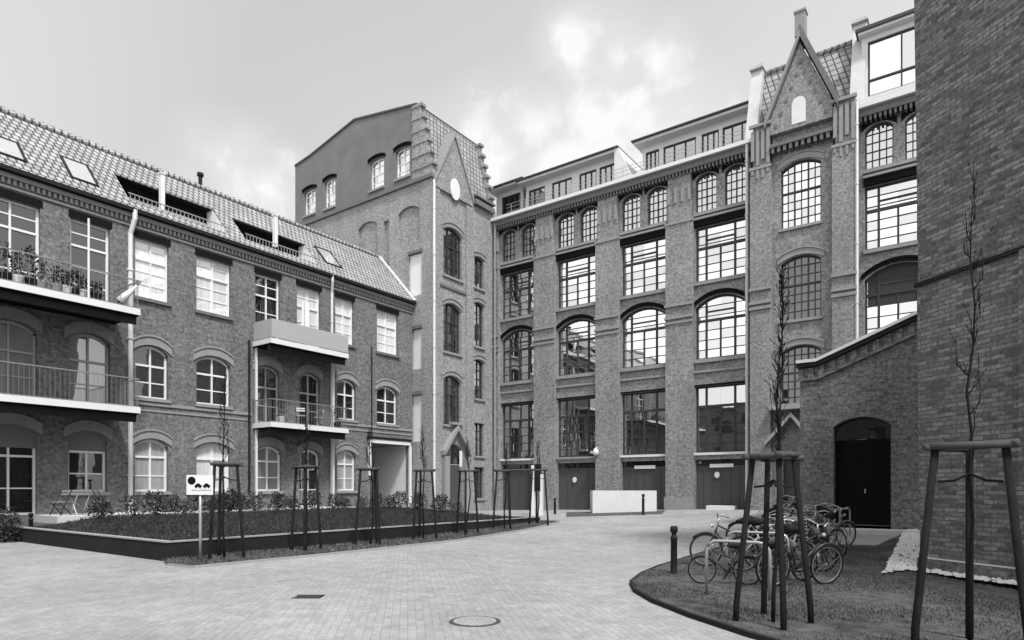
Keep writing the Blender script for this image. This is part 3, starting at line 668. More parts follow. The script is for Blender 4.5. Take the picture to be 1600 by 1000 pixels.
mb.pbox(PX, YT + .02, on_x(738, XT), 13.15, 13.3, -.08, .01)
each(mb, 'string_course', 'trim_dark', tower)
# corner pilasters
mb = MB(); mb.pbox(PX, YT, on_x(690, XT) - .25, 0, CZ - .65, -.1, .01); mb.pbox(PX, on_x(727, XT), on_x(738, XT), 0, CZ - .65, -.1, .01); each(mb, 'pilaster', 'brick_tower', tower)
for o in tops: window(tower, PT, o, fm='frame_white', gm='glass', vb=(.5,), thin_h=(.25, .5, .75), sill='trim', hood='lintel', hood_h=.10, fw=.06)
for i, o in enumerate(xops):
    window(tower, PX, o, fm='frame_dark', gm='glass_low', vb=(.33, .67) if i < 3 else (.5,), hb=(.62,) if i < 3 else (), thin_h=(.2, .4, .8) if i < 3 else (.25, .5, .75), sill='trim', hood='trim', hood_h=.2, fw=.06)
for o in blinds:
    mb = MB(); mb.face([PT(o[0], o[2], .1), PT(o[1], o[2], .1), PT(o[1], o[3], .1), PT(o[0], o[3], .1)]); bw_ = mb.build('blind_window', 'blind', tower)
    mb = MB(); mb.pbox(PT, o[0] - .05, o[1] + .05, o[3], o[3] + .18, -.08, .1); mb.build('lintel', 'trim_dark', bw_)
downpipe(tower, XT + .12, YT + .05, .3, CZ - .3, .075)
# portal
mb = MB(); u0, u1, z0, z1, r = dop
mb.pbox(PX, u0, u1, z0, 3.0, .2, .26); dd = mb.build('door', 'door', tower); g = MB(); g.pbox(PX, u0, u1, 3.02, z1, .2, .25); g.build('fanlight', 'glass_low', dd)
mb = MB(); um = (u0 + u1) / 2
for (p, q) in (((u0 - .5, 3.5), (um, 5.0)), ((u1 + .5, 3.5), (um, 5.0))): mb.pquad(PX, [p, q, (q[0], q[1] + .28), (p[0], p[1] + .28)], -.35, .0)
mb.pbox(PX, u0 - .45, u0 - .05, .15, 3.45, -.3, .0); mb.pbox(PX, u1 + .05, u1 + .45, .15, 3.45, -.3, .0); mb.pbox(PX, um - .5, um + .5, 5.3, 5.45, -.3, .0)
each(mb, 'portal_surround', 'trim', dd)

# ------------------------------------------------------------------ main factory building
YW = YM + .3
PM = lambda u, z, d: (u, YW + d, z)
PMF = lambda u, z, d: (u, YM + d, z)
xm = lambda px: on_y(px, YW)
MX1 = 20.0; MC = 18.35
fac = thing('factory_building', (-14, YM + 5, 0), 'large brick factory wing with big gridded windows, gabled bay and rooftop penthouses', 'building')
bays = [(xm(783), xm(838)), (xm(870), xm(934)), (xm(970), xm(1043)), (xm(1085), xm(1168.5))]
bay5 = (xm(1349), xm(1349) + 2.75)
mops = []; wins = []
for i, (a, b) in enumerate(bays + [bay5]):
    m = (a + b) / 2; g = .22
    r4 = [(a + .06, m - g, 15.85, 17.8, .28), (m + g, b - .06, 15.85, 17.8, .28)]
    r3 = (a + .05, b - .05, 12.25, 15.05, 0); r2 = (a + .05, b - .05, 8.25, 11.45, .55); r1 = (a + .05, b - .05, 3.45, 6.85, 0)
    gd = (a + .05, b - .05, gz(m, YM), 3.1, 0)
    mops += r4 + [r3, r2, r1, gd]; wins.append((r4, r3, r2, r1, gd))
bu0, bu1 = on_y(1172, 31.5), on_y(1338, 31.5)
mb = MB(); facade(mb, PM, XT - .2, MX1, 0, MC, mops, .25)
mb.face([(MX1, YW, 0), (MX1, YW + 14, 0), (MX1, YW + 14, MC), (MX1, YW, MC)]); mb.face([(XT - 5, YW + 14, 0), (MX1, YW + 14, 0), (MX1, YW + 14, MC), (XT - 5, YW + 14, MC)])
mb.build('wall', 'brick_main', fac)
mb = MB(); mb.face([(XT - 1.5, YM - .02, MC + .25), (MX1, YM - .02, MC + .25), (MX1, YW + 14, MC + .25), (XT - 1.5, YW + 14, MC + .25)]); mb.build('flat_roof', 'roof_grey', fac)
# pilasters with capitals
pil = [(XT, bays[0][0]), (bays[0][1], bays[1][0]), (bays[1][1], bays[2][0]), (bays[2][1], bays[3][0]), (bays[3][1], bu0)]
for a, b in pil:
    if b - a < .1: continue
    mb = MB(); z0 = gz((a + b) / 2, YM) - .1; mb.pbox(PMF, a, b, z0, 15.55, 0, .3)
    mb.pbox(PMF, a + .12, b - .12, 15.56, 17.9, .05, .3)
    p = mb.build('pilaster', 'brick_main', fac)
    mb = MB()
    for z, e in ((10.2, .06), (10.45, .1), (11.1, .1), (15.4, .05)): mb.pbox(PMF, a - .03, b + .03, z, z + .12, -e, .02)
    mb.pbox(PMF, a - .05, b + .05, z0, z0 + .75, -.06, .02)
    n = max(2, int((b - a) / .3))
    for k in range(n):
        q = a + (b - a) * (k + .5) / n; mb.pbox(PMF, q - .06, q + .06, 16.5, 17.2 + .12 * (k % 2), -.02, .2)
    each(mb, 'capital', 'trim', p)
# spandrel courses
mb = MB(); ml_ = MB()
for i, (a, b) in enumerate(bays + [bay5]):
    mb.pbox(PM, a + .01, b - .01, 15.62, 15.75, -.16, .0); mb.pbox(PM, a + .01, b - .01, 15.40, 15.5, -.2, .0); ml_.pbox(PM, a + .01, b - .01, 15.08, 15.39, -.1, .0)
    mb.pbox(PM, a + .01, b - .01, 12.05, 12.2, -.14, .0)
    mb.pbox(PM, a + .01, b - .01, 8.05, 8.2, -.14, .0); mb.pbox(PM, a + .01, b - .01, 7.55, 7.66, -.10, .0)
each(mb, 'string_course', 'trim', fac); each(ml_, 'lintel', 'lintel', fac)  # black strips above the windows paint in the recess shade
mb = MB()
for u0, u1 in ((XT + .02, bu0), (bu1, MX1)):
    mb.pbox(PMF, u0, u1, 18.05, 18.36, -.1, .3); mb.pbox(PMF, u0, u1, 17.62, 17.72, -.02, .3) if False else None
    u = u0 + .05
    while u < min(u1, 2) - .2: mb.pbox(PMF, u, u + .09, 17.84, 18.045, -.06, .3); u += .19
mb.build('cornice', 'trim_dark', fac)
mb = MB(); mb.pbox(PMF, XT + .02, bu0 - .02, 18.365, 18.55, -.28, .1); mb.pbox(PMF, bu1 + .02, MX1, 18.365, 18.55, -.28, .1); each(mb, 'gutter', 'white', fac)
BIG = dict(fm='frame_dark', vb=(.2, .76), hb=(.62,), part_v=((.48, 0, .62),), part_h=((.76, .2, .76),), thin_h=(.155, .31, .465, .69, .85), fw=.08, bt=.095, dep=.16, tt_=.042)
for i, (r4, r3, r2, r1, gd) in enumerate(wins):
    for o in r4: window(fac, PM, o, fm='frame_dark', gm='glass_mid', vb=(.5,), thin_h=(.2, .4, .6, .8), thin_v=(.25, .75), hood='lintel', hood_h=.16, fw=.05, bt=.05)
    window(fac, PM, r3, gm='glass', hood='lintel', hood_h=.014, sill='trim_dark', **BIG)
    window(fac, PM, r2, gm='glass', hood='lintel', hood_h=.13, sill='trim', **BIG)
    if i == 4:
        m2 = MB(); m2.pbox(PM, r2[0] + .1, r2[1] - .1, r2[2] + 1.5, r2[3] - .05, .185, .198); m2.build('roller_blind', 'concrete_dim', fac)
    k = dict(BIG); k['hb'] = (.70,); k['part_v'] = ((.48, 0, .70),); k['part_h'] = (); k['thin_h'] = (.14, .28, .42, .56)
    window(fac, PM, r1, gm='glass_mid', hood='lintel', hood_h=.1, sill='white' if i in (0, 2, 3) else 'trim', **k)
# ground floor doors
def gdoor(i, kind):
    a, b, z0, z1, _ = wins[i][4]; W = b - a; mb = MB()
    mb.pbox(PM, a, b, z0, z1 - .32, .17, .24)
    n = 6 if kind == 'garage' else 4
    for k in range(n + 1):
        u = a + W * k / n; mb.pbox(PM, max(a, u - .03), min(b, u + .03), z0 + .02, z1 - .34, .14, .169)
    d = mb.build('garage_door' if kind == 'garage' else 'entrance_door', 'door', fac)
    g = MB(); g.pbox(PM, a, b, z1 - .31, z1, .19, .24); g.build('fanlight', 'glass_dark', d)
    if kind == 'garage':
        l = MB(); l.pbox(PM, a + W * .28, a + W * .74, z1 - .42, z1 - .24, .08, .13); l.build('light_strip', 'white', d)
    if i in (1, 3):
        s = MB(); c = (a + W * .42, z0 + 1.75)
        s.prism(PM, [(c[0] + .13 * math.cos(t * math.pi / 8), c[1] + .16 * math.sin(t * math.pi / 8)) for t in range(16)], .09, .138); s.build('round_notice', 'white', d)
for i, k in enumerate(('entry', 'entry', 'garage', 'garage', 'entry')): gdoor(i, k)
# wall lamp on the pilaster
mb = MB(); u = on_y(933, YM); z = zy(933, 706, YM); mb.lathe((u, YM - .16, z - .22), [(.05, 0), (.15, .06), (.17, .2), (.12, .36), (.04, .42)], 12); mb.tube([(u, YM - .16, z + .2), (u, YM + .02, z + .25)], .03, 6); mb.build('wall_lamp', 'white', fac, True)
mb = MB(); mb.box(bays[3][0] + .9, bays[3][0] + 2.2, YM - .55, YM + .2, gz(-10, YM) - .05, gz(-10, YM) + .2); mb.build('door_step', 'white', fac)
# downpipes on the facade
downpipe(fac, on_y(1167, YM - .15), YM - .15, .5, 18.35, .075); downpipe(fac, on_y(1339, YM - .6), YM - .6, .5, 18.5, .06)
downpipe(fac, XT + .25, YM - .12, .3, 18.2, .06, None, 'trim')

# ---- gabled bay
YB = 31.5
PB = lambda u, z, d: (u, YB + .3 + d, z); PBF = lambda u, z, d: (u, YB + d, z)
xb = lambda px: on_y(px, YB)
bc0, bc1 = xb(1204), xb(1300); bm_ = (bc0 + bc1) / 2
wu0, wu1 = on_y(1220, YB + .3), on_y(1283, YB + .3)
bz = lambda py: zy(1252, py, YB + .3)
bops = [(wu0, wu1, bz(352), bz(249), .3), (wu0, wu1, bz(498), bz(398), .3), (wu0, wu1, bz(632), bz(539), .3), (wu0 + .1, wu1 - .4, .55, 3.2, 0)]
mb = MB(); ZG = 18.2
facade(mb, PB, bc0, bc1, 0, ZG, bops, .25)
mb.face([(bu1, YB, 0), (bu1, YW, 0), (bu1, YW, ZG), (bu1, YB, ZG)])
mb.face([(bu0, YB, 0), (bu0, YW, 0), (bu0, YW, ZG), (bu0, YB, ZG)])
mb.prism(PBF, [(bc0 - .02, ZG), (bc1 + .02, ZG), (bc1 + .02, 18.9), ((bc0 + bc1) / 2 - .02, 22.05), (bc0 - .02, 18.9)], 0, .5)
bay = mb.build('gabled_bay', 'brick_main', fac)
for a, b in ((bu0, bc0), (bc1, bu1)):
    mb = MB(); mb.pbox(PBF, a, b, 0, 16.9, 0, .3); mb.pbox(PBF, a + .12, b - .06, 16.91, 18.9, .06, .6)
    p = mb.build('pilaster', 'brick_main', bay); mb = MB()
    for z, e in ((10.1, .07), (10.35, .1), (11.0, .1), (16.75, .06), (18.75, .1)): mb.pbox(PBF, a - .03, b + .03, z, z + .14, -e, .02)
    n = 4
    for k in range(n):
        q = a + (b - a) * (k + .5) / n; mb.pbox(PBF, q - .07, q + .07, 16.95 if k % 2 else 17.2, 18.6, -.03, .1)
        mb.pbox(PBF, q - .05, q + .05, 16.2 + .22 * abs(k - 1.5), 16.72, -.05, .02)
    each(mb, 'capital', 'trim', p)
mb = MB(); mb.pbox(PBF, bc0, bc1, 17.55, 17.7, -.12, .29); u = bc0 + .05
while u < bc1 - .15: mb.pbox(PBF, u, u + .13, 17.3, 17.545, -.08, .29); u += .26
mb.build('cornice', 'trim_dark', bay)
# raked copings, corbel steps and the pinnacle
gmx = (bc0 + bc1) / 2; mb = MB(); ml = MB(); mr = MB()
for sgn, xe in ((-1, bc0 - .25), (1, bc1 + .25)):
    p = (xe, 18.55); q = (gmx, 22.25); (mb if sgn < 0 else mr).pquad(PBF, [p, q, (q[0], q[1] + (.3 if sgn < 0 else .55)), (p[0], p[1] + (.3 if sgn < 0 else .55))], -.18, .9)
    for k in range(6):
        t = (k + .8) / 7; u = xe + (gmx - xe) * t - sgn * .32; z = 18.55 + 3.7 * t - .42
        ml.pbox(PBF, u - .055, u + .055, z - .12, z + .06, -.03, .02); 
each(mb, 'gable_coping', 'trim', bay); each(mr, 'gable_coping', 'trim_dark', bay); each(ml, 'corbel', 'trim_dark', bay)
mb = MB(); mb.box(gmx - .22, gmx + .22, YB - .15, YB + .3, 22.3, 23.35); mb.box(gmx - .26, gmx + .26, YB - .19, YB + .34, 23.352, 23.45); mb.build('pinnacle', 'trim', bay)
gwc = (on_y(1237, YB), on_y(1259, YB), zy(1248, 192, YB), zy(1248, 151, YB), .28); mb = MB(); f = arch_top(gwc)
poly = [(gwc[0], gwc[2]), (gwc[1], gwc[2])] + [(gwc[1] - (gwc[1] - gwc[0]) * k / 10, f(gwc[1] - (gwc[1] - gwc[0]) * k / 10)) for k in range(11)]
mb.prism(PBF, poly, -.02, .02); mb.build('gable_window', 'white', bay)
for i, o in enumerate(bops[:3]):
    window(bay, PB, o, fm='frame_dark', gm='glass' if i < 1 else 'glass_dark', vb=(.33, .67), hb=(.55,), thin_h=(.14, .28, .41, .7, .85), thin_v=(.165, .5, .835), hood='trim', hood_h=.25, sill='trim', fw=.06)
mb = MB(); o = bops[3]; mb.pbox(PB, o[0], o[1], o[2], o[3], .2, .26); mb.build('entrance_door', 'door', bay)
mb = MB(); cxx = (wu0 + wu1) / 2 - .3
for (p, q) in (((wu0 - .6, 3.6), (cxx, 4.9)), ((wu1 - .2, 3.6), (cxx, 4.9))): mb.pquad(PB, [p, q, (q[0], q[1] + .2), (p[0], p[1] + .2)], -.6, 0)
mb.pbox(PB, wu0 - .35, wu1 - .3, 5.25, 5.5, -.7, 0); each(mb, 'porch_canopy', 'concrete_dark', bay)
# mansard behind the gable and the two fire-wall piers
mz1, mz2 = 18.6, 22.3
mb = MB(); xl_, xr_ = on_y(1188, 32.6), on_y(1330, 32.6)
mb.hexa([(xl_, 32.3, mz1), (xr_, 32.3, mz1), (xr_, 40, mz1), (xl_, 40, mz1), (xl_, 33.4, mz2), (xr_, 33.4, mz2), (xr_, 40, mz2), (xl_, 40, mz2)]); mb.build('mansard_roof', 'tile_dark', fac)
mb = MB(); u = xl_ + .05
while u < xr_ - .2: mb.tube([(u, 33.4, mz2 + .05), (u + .27, 33.4, mz2 + .07)], [.1, .12], 6); u += .28
mb.build('ridge', 'tile_dark', fac)
for a, b, zt in ((xl_ - .55, xl_ - .01, 22.5), (xr_ + .01, xr_ + .58, 22.9)):
    mb = MB(); mb.hexa([(a, 31.9, 18.5), (b, 31.9, 18.5), (b, 40, 18.5), (a, 40, 18.5), (a, 33.1, zt), (b, 33.1, zt), (b, 40, zt), (a, 40, zt)])
    mb.box(a - .06, b + .06, 32.9, 40, zt + .002, zt + .14); mb.build('fire_wall', 'concrete', fac)
# penthouses
def pent(Y, a, b, z0, z1, name, glz, hip=0):
    P = lambda u, z, d: (u, Y + d, z)
    W = b - a; ops_ = [(a + W * p, a + W * q, z0 + .35, z1 - .35, 0) for p, q in glz]
    mb = MB(); facade(mb, P, a, b, z0, z1, ops_, .12); mb.face([(b, Y, z0), (b, Y + 6, z0), (b, Y + 6, z1), (b, Y, z1)]); mb.face([(a, Y, z0), (a, Y + 6, z0), (a, Y + 6, z1), (a, Y, z1)])
    h = mb.build('penthouse', 'white', fac)
    mb = MB()
    if hip: mb.hexa([(a - .4, Y - .7, z1 + .25), (b + .1, Y - .7, z1 + .25), (b + hip, Y - .7, z0 + .35), (b + .2, Y - .7, z0 + .35), (a - .4, Y + 6, z1 + .4), (b + .1, Y + 6, z1 + .4), (b + hip, Y + 6, z0 + .35), (b + .2, Y + 6, z0 + .35)]) if False else mb.box(a - .4, b + .3, Y - .7, Y + 6, z1 + .15, z1 + .22)
    else: mb.box(a - .4, b + .4, Y - .7, Y + 6, z1 + .15, z1 + .22)
    mb.build('roof', 'roof_grey', h)
    mb = MB(); mb.box(a - .3, b + .25, Y - .55, Y + .6, z1 + .002, z1 + .148); mb.build('fascia', 'white', h)
    if hip:
        mb = MB(); mb.hexa([(b + .05, Y - .6, z0), (b + hip, Y - .6, z0), (b + hip, Y + 5, z0), (b + .05, Y + 5, z0), (b + .05, Y - .6, z1 + .14), (b + .3, Y - .6, z1 + .14), (b + .3, Y + 5, z1 + .14), (b + .05, Y + 5, z1 + .14)]); mb.build('side_slope', 'zinc', h)
    for o in ops_: window(h, P, o, fm='frame_dark', gm='glass_low', vb=(.33, .67), dep=.06, fw=.07)
    return h
PY = 34.0
pz = lambda px, py: zy(px, py, PY)
pent(PY, on_y(822, PY), on_y(966, PY), 18.62, pz(967, 240) - .1, 'p', ((.03, .22), (.30, .52), (.60, .78), (.81, .98)), on_y(1000, PY) - on_y(966, PY))
pent(PY, on_y(1004, PY), on_y(1180, PY), 18.62, pz(1100, 196) - .1, 'p', ((.03, .16), (.2, .5), (.55, .7), (.73, .97)))
pent(PY + .4, on_y(770, PY), on_y(812, PY), 18.62, pz(795, 292), 'p', ((.2, .9),))
# white dormer at the right, above bay five
DY = 32.6; P5 = lambda u, z, d: (u, DY + d, z)
d0, d1 = on_y(1346, DY), on_y(1346, DY) + 3.4
dz0, dz1 = 18.62, zy(1370, 52, DY)
o5 = [(d0 + .25, d1 - .8, dz0 + .55, dz1 - .25, 0)]
mb = MB(); facade(mb, P5, d0, d1, dz0, dz1, o5, .15); mb.face([(d1, DY, dz0), (d1, DY + 6, dz0), (d1, DY + 6, dz1), (d1, DY, dz1)]); mb.face([(d0, DY, dz0), (d0, DY + 6, dz0), (d0, DY + 6, dz1), (d0, DY, dz1)])
dm = mb.build('dormer', 'offwhite', fac)
mb = MB(); mb.box(d0 - .2, MX1, DY - .4, DY + 6, dz1 + .12, dz1 + .26); mb.build('roof', 'roof_grey', dm); mb = MB(); mb.box(d0 - .1, MX1, DY - .3, DY + 1, dz1 + .002, dz1 + .118); mb.build('fascia', 'white', dm)
window(dm, P5, o5[0], fm='frame_dark', gm='glass', vb=(.55,), hb=(.3,), dep=.08, fw=.07)
# terrace railings along the parapet
mb = MB(); u = XT + 1
while u < bu0 - .5: mb.tube([(u, YM + .6, MC + .2), (u, YM + .6, MC + 1.2)], .018, 5); u += 1.1
for z in (.75, 1.0, 1.2): mb.tube([(XT + .6, YM + .6, MC + z), (bu0 - .4, YM + .6, MC + z)], .014, 5)
mb.build('roof_railing', 'steel', fac)

# ------------------------------------------------------------------ brick annex with the dark gate
YA = 22.6; PA = lambda u, z, d: (u, YA + d, z); xa = lambda px: on_y(px, YA); za = lambda px, py: zy(px, py, YA)
ax0 = xa(1250); ax1 = 4.2
annex = thing('brick_annex', (0, YA, 0), 'low dark brick annex with sloping parapet and arched black gate', 'building')
gop = (xa(1302), xa(1392), gz(xa(1340), YA) + .18, za(1345, 651), .28)
zl = za(1262, 575); xk = xa(1276); x2 = xa(1428); z2 = za(1428, 503); slope = (z2 - zl) / (x2 - xk); ze = zl + slope * (ax1 - xk)
mb = MB(); facade(mb, PA, ax0, ax1, 0, zl, [gop], .45)
mb.face([PA(xk, zl, 0), PA(ax1, zl, 0), PA(ax1, ze, 0)])
mb.face([(ax0, YA, 0), (ax0, 31.4, 0), (ax0, 31.4, zl), (ax0, YA, zl)]); mb.face([(ax1, YA, 0), (ax1, 31.4, 0), (ax1, 31.4, ze), (ax1, YA, ze)])
mb.build('wall', 'brick_dark', annex)
mb = MB(); mb.face([(ax0, YA + .1, zl + .02), (xk, YA + .1, zl + .02), (xk, 31.4, zl + .02), (ax0, 31.4, zl + .02)]); mb.face([(xk, YA + .1, zl + .02), (ax1, YA + .1, ze + .02), (ax1, 31.4, ze + .02), (xk, 31.4, zl + .02)]); mb.build('roof', 'roof_grey', annex)
mb = MB(); mc = MB(); md = MB()
def along(p, q, z0, z1, d0, d1, m): m.pquad(PA, [(p[0], p[1] + z0), (q[0], q[1] + z0), (q[0], q[1] + z1), (p[0], p[1] + z1)], d0, d1)
for p, q in (((ax0 - .1, zl), (xk, zl)), ((xk, zl), (ax1, ze))):
    along(p, q, .16, .26, -.16, .4, mb); along(p, q, .02, .158, -.12, .35, mc); along(p, q, -.42, -.34, -.07, .02, md)
    n = int((q[0] - p[0]) / .3)
    for k in range(n):
        t0 = (k + .2) / n; t1 = (k + .75) / n; P0 = (p[0] + (q[0] - p[0]) * t0, p[1] + (q[1] - p[1]) * t0); P1 = (p[0] + (q[0] - p[0]) * t1, p[1] + (q[1] - p[1]) * t1)
        along(P0, P1, -.33, -.02, -.05, .02, md)
each(mb, 'coping', 'zinc', annex); each(mc, 'roof_edge', 'dark_metal', annex); md.build('cornice', 'brick_dark', annex)
mb = MB(); a, b, c, d, r = gop; mb.pbox(PA, a, b, c, d - .7, .36, .44)
for k in range(1, 6): u = a + (b - a) * k / 6; mb.pbox(PA, u - .012, u + .012, c + .05, d - .75, .35, .359)
gt = mb.build('gate', 'black', annex); mb = MB(); mb.pbox(PA, a, b, d - .68, d, .39, .44); mb.build('fanlight', 'glass_dark', gt)
mb = MB(); mb.pbox(PA, (a + b) / 2 + .05, (a + b) / 2 + .09, c + 1.0, c + 1.14, .26, .35); mb.build('handle', 'steel', gt)
mb = MB(); mb.pbox(PA, a, b, c - .3, c - .004, .0, .5); mb.pbox(PA, a - .3, b + 1.4, gz(a, YA) - .1, gz(a, YA) + .09, -.85, -.002); each(mb, 'threshold', 'concrete', annex)

# ------------------------------------------------------------------ dark warehouse on the right edge
wh = thing('brick_warehouse', (CNR.x, CNR.y, 0), 'dark brick warehouse wall filling the right edge behind a staked sapling', 'building', rz=math.atan2(A.y, A.x))
# local frame: x along the wall, y into it
def wbuild(mb, name, mat, par=wh, smooth=False):
    o = mb.build(name, mat, None, smooth); o.parent = par; return o
WH = 15.0; lean = .0185
mb = MB(); e = -.17
zc = zy(1440, 441, 1) if False else None
D0 = (Vector((CNR.x, CNR.y)).dot(Vector((-SN, CS)))); zs_ = EYE + (HZ - 441) / FPX * D0
def wx(z): return -lean * max(0, z - 1.5)
mb.face([(0, 0, -.1), (20, 0, -.1), (20, 0, zs_), (wx(zs_), 0, zs_)])
mb.face([(wx(zs_) - .01, .05, zs_), (20, .05, zs_), (20, .05, WH), (wx(WH), .05, WH)])
mb.face([(0, 0, -.1), (0, 7.4, -.1), (wx(zs_), 7.4, zs_), (wx(zs_), 0, zs_)]); mb.face([(wx(zs_) - .01, .05, zs_), (wx(zs_), 7.4, zs_), (wx(WH), 7.4, WH), (wx(WH), .05, WH)])
mb.face([(20, 0, -.1), (20, 7.4, -.1), (20, 7.4, WH), (20, 0, WH)]); mb.face([(0, 7.4, -.1), (20, 7.4, -.1), (20, 7.4, WH), (0, 7.4, WH)]); mb.face([(wx(WH), 0, WH), (20, 0, WH), (20, 7.4, WH), (wx(WH), 7.4, WH)])
wbuild(mb, 'wall', 'brick_right')
mb = MB(); mb.box(wx(zs_) - .03, 20, -.05, .04, zs_ - .075, zs_ - .002); wbuild(mb, 'string_course', 'dark_metal')  # dark colour paints in the shadow line along the course
mb = MB(); mb.box(-.03, 20, -.05, -.002, -.1, .30); pl = wbuild(mb, 'plinth', 'brick_dark'); mb = MB(); mb.box(-.035, 20, -.06, -.002, .302, .325); o = mb.build('plinth_cap', 'offwhite'); o.parent = pl
mb = MB(); mb.box(1.93, 2.6, -.12, -.001, .33, zs_ - .08); wbuild(mb, 'buttress', 'brick_right')

# building on the far side of the yard, seen only in the window panes
opp = thing('courtyard_house', (-30, -24, 0), 'plain brick courtyard house standing behind the viewpoint, mirrored in the factory windows', 'building')
mb = MB(); PO = lambda u, z, d: (u, -22 - d, z)
oo = [(-68 + 4 * k, -66.4 + 4 * k, z, z + 2, .2) for k in range(20) for z in (1.5, 5.3, 9.0)]
facade(mb, PO, -70, 14, 0, 12.3, oo, .3)
for f4 in ([(-70, -22, 0), (-70, -34, 0), (-70, -34, 12.3), (-70, -22, 12.3)], [(14, -22, 0), (14, -34, 0), (14, -34, 12.3), (14, -22, 12.3)], [(-70, -34, 0), (14, -34, 0), (14, -34, 12.3), (-70, -34, 12.3)]): mb.face(f4)
mb.build('wall', 'brick_dark', opp); mb = MB()
for o in oo: mb.face([PO(o[0], o[2], .25), PO(o[1], o[2], .25), PO(o[1], o[3], .25), PO(o[0], o[3], .25)])
mb.build('window', 'glass_dark', opp); mb = MB(); mb.hexa([(-70.3, -21.6, 12.3), (14.3, -21.6, 12.3), (14.3, -34.4, 12.3), (-70.3, -34.4, 12.3), (-70.3, -21.6, 12.6), (14.3, -21.6, 12.6), (14.3, -34.4, 12.6), (-70.3, -34.4, 12.6)]); mb.build('roof', 'roof_grey', opp)

# ------------------------------------------------------------------ raised planter, terrace, grass strip
PX0, PX1, PY0, PY1 = XL, -14.55, 7.08, 22.2
def plz(x, y): return .36 + .28 * smooth(min((PX1 - x) / 8, (y - PY0) / 2.5))
planter = thing('raised_planter', ((PX0 + PX1) / 2, PY0, 0), 'long raised lawn bed held by a low dark board wall', 'planter')
mb = MB(); mb.box(PX0 + .3, PX1, PY0, PY0 + .12, -.05, .42); mb.box(PX1 - .12, PX1, PY0 + .122, PY1, -.05, .42); mb.box(PX0 + .3, PX1 - .122, PY1 - .12, PY1, -.05, .42); wl_ = mb.build('retaining_wall', 'planter', planter)
mb = MB(); mb.box(PX0 + .3, PX1 + .02, PY0 - .02, PY0 + .14, .422, .455); mb.box(PX1 - .14, PX1 + .02, PY0 + .142, PY1 + .02, .422, .455); mb.build('coping', 'coping', wl_)
xs2 = [PX0 + .02 + (PX1 - .12 - PX0 - .02) * i / 24 for i in range(25)]; ys2 = [PY0 + .12 + (PY1 - .12 - PY0 - .12) * i / 20 for i in range(21)]
sheet('planter_soil', xs2, ys2, plz, 'soil')
POLY = [(PX0 + 2.4, PY0 + .15), (PX1 - .15, PY0 + .15), (PX1 - .15, PY1 - .15), (PX0 + 2.4, PY1 - .15)]
blades('planter_grass', POLY, plz, 42000, .11, 'grass_dark', None, .4, .014)
mb = MB(); mb.box(XL + .002, XL + 2.1, 8.2, 15.6, .3, .72); tag(mb.build('terrace', 'concrete'), kind='structure')
mb = MB(); mb.box(XL + .002, XL + 1.6, 16.9, 21.0, .3, .71); tag(mb.build('patio', 'concrete'), kind='structure')
GS = [(PX1 + .002, 7.0), (-13.9, 6.75), (-13.0, 6.85), (-12.85, 10), (-12.85, 15), (-13.1, 19), (-13.7, 22.3), (PX1 + .002, 22.3)]
poly_sheet('grass_strip', GS, .03, 'soil'); blades('grass_strip_grass', GS, lambda x, y: gz(x, y) + .03, 22000, .08, 'grass', lambda x, y: .3 + .7 * patch(x, y))
mb = MB()
for i in range(1, 6):
    (xa_, ya_), (xb_, yb_) = GS[i], GS[i + 1]; za_, zb_ = gz(xa_, ya_), gz(xb_, yb_)
    mb.hexa([(xa_, ya_, za_ - .05), (xa_ + .06, ya_, za_ - .05), (xb_ + .06, yb_, zb_ - .05), (xb_, yb_, zb_ - .05), (xa_, ya_, za_ + .05), (xa_ + .06, ya_, za_ + .05), (xb_ + .06, yb_, zb_ + .05), (xb_, yb_, zb_ + .05)])
tag(mb.build('strip_kerb', 'coping'), kind='structure')

# ------------------------------------------------------------------ shrubs
def shrub_mesh(mb_, r, h, n, leaf=.06):
    for _ in range(n):
        a = random.uniform(0, 6.28); rr = r * math.sqrt(random.random()); z = h * random.random() ** .8
        k = 1 - .5 * (z / h) ** 2; p = Vector((math.cos(a) * rr * k, math.sin(a) * rr * k, z + .02 + .1 * math.sin(a * 3)))
        d = Vector((random.gauss(0, 1), random.gauss(0, 1), random.gauss(.5, .7))).normalized(); e = d.cross(Vector((random.gauss(0, 1), random.gauss(0, 1), random.gauss(0, 1)))).normalized()
        l = leaf * random.uniform(.6, 1.4); q = p + d * l
        mb_.face([p, p + d * l * .5 + e * l * .35, q, p + d * l * .5 - e * l * .35])
protos = []
for i in range(3):
    s = thing('shrub', (0, 0, 0), 'dark leafy shrub', 'shrub', 'low shrubs planted along the house')
    mb = MB(); shrub_mesh(mb, .55, .75 + .12 * i, 520, .1); f_ = mb.build('foliage', 'leaf' if i != 1 else 'leaf_pale', s)
    mb = MB()
    for k in range(5): a = k * 1.25; mb.tube([(0, 0, -.05), (.1 * math.cos(a), .1 * math.sin(a), .3), (.28 * math.cos(a), .28 * math.sin(a), .6)], [.018, .013, .006], 5)
    mb.build('stem', 'bark', s); protos.append(s)
spots = [(-24.9, 6.75), (-24.2, 6.7), (-23.6, 6.72)] + [(-23.1 + .25 * math.sin(k * 2.1), 9.1 + .92 * k) for k in range(13)] + [(-24.9 + .2 * math.cos(k), 12.2 + .95 * k) for k in range(4)] + [(-22.2 + .3 * math.sin(k), 20.2 + .6 * k) for k in range(3)] + [(-20.6, 21.3), (-19.4, 21.5), (-18.2, 21.2)]
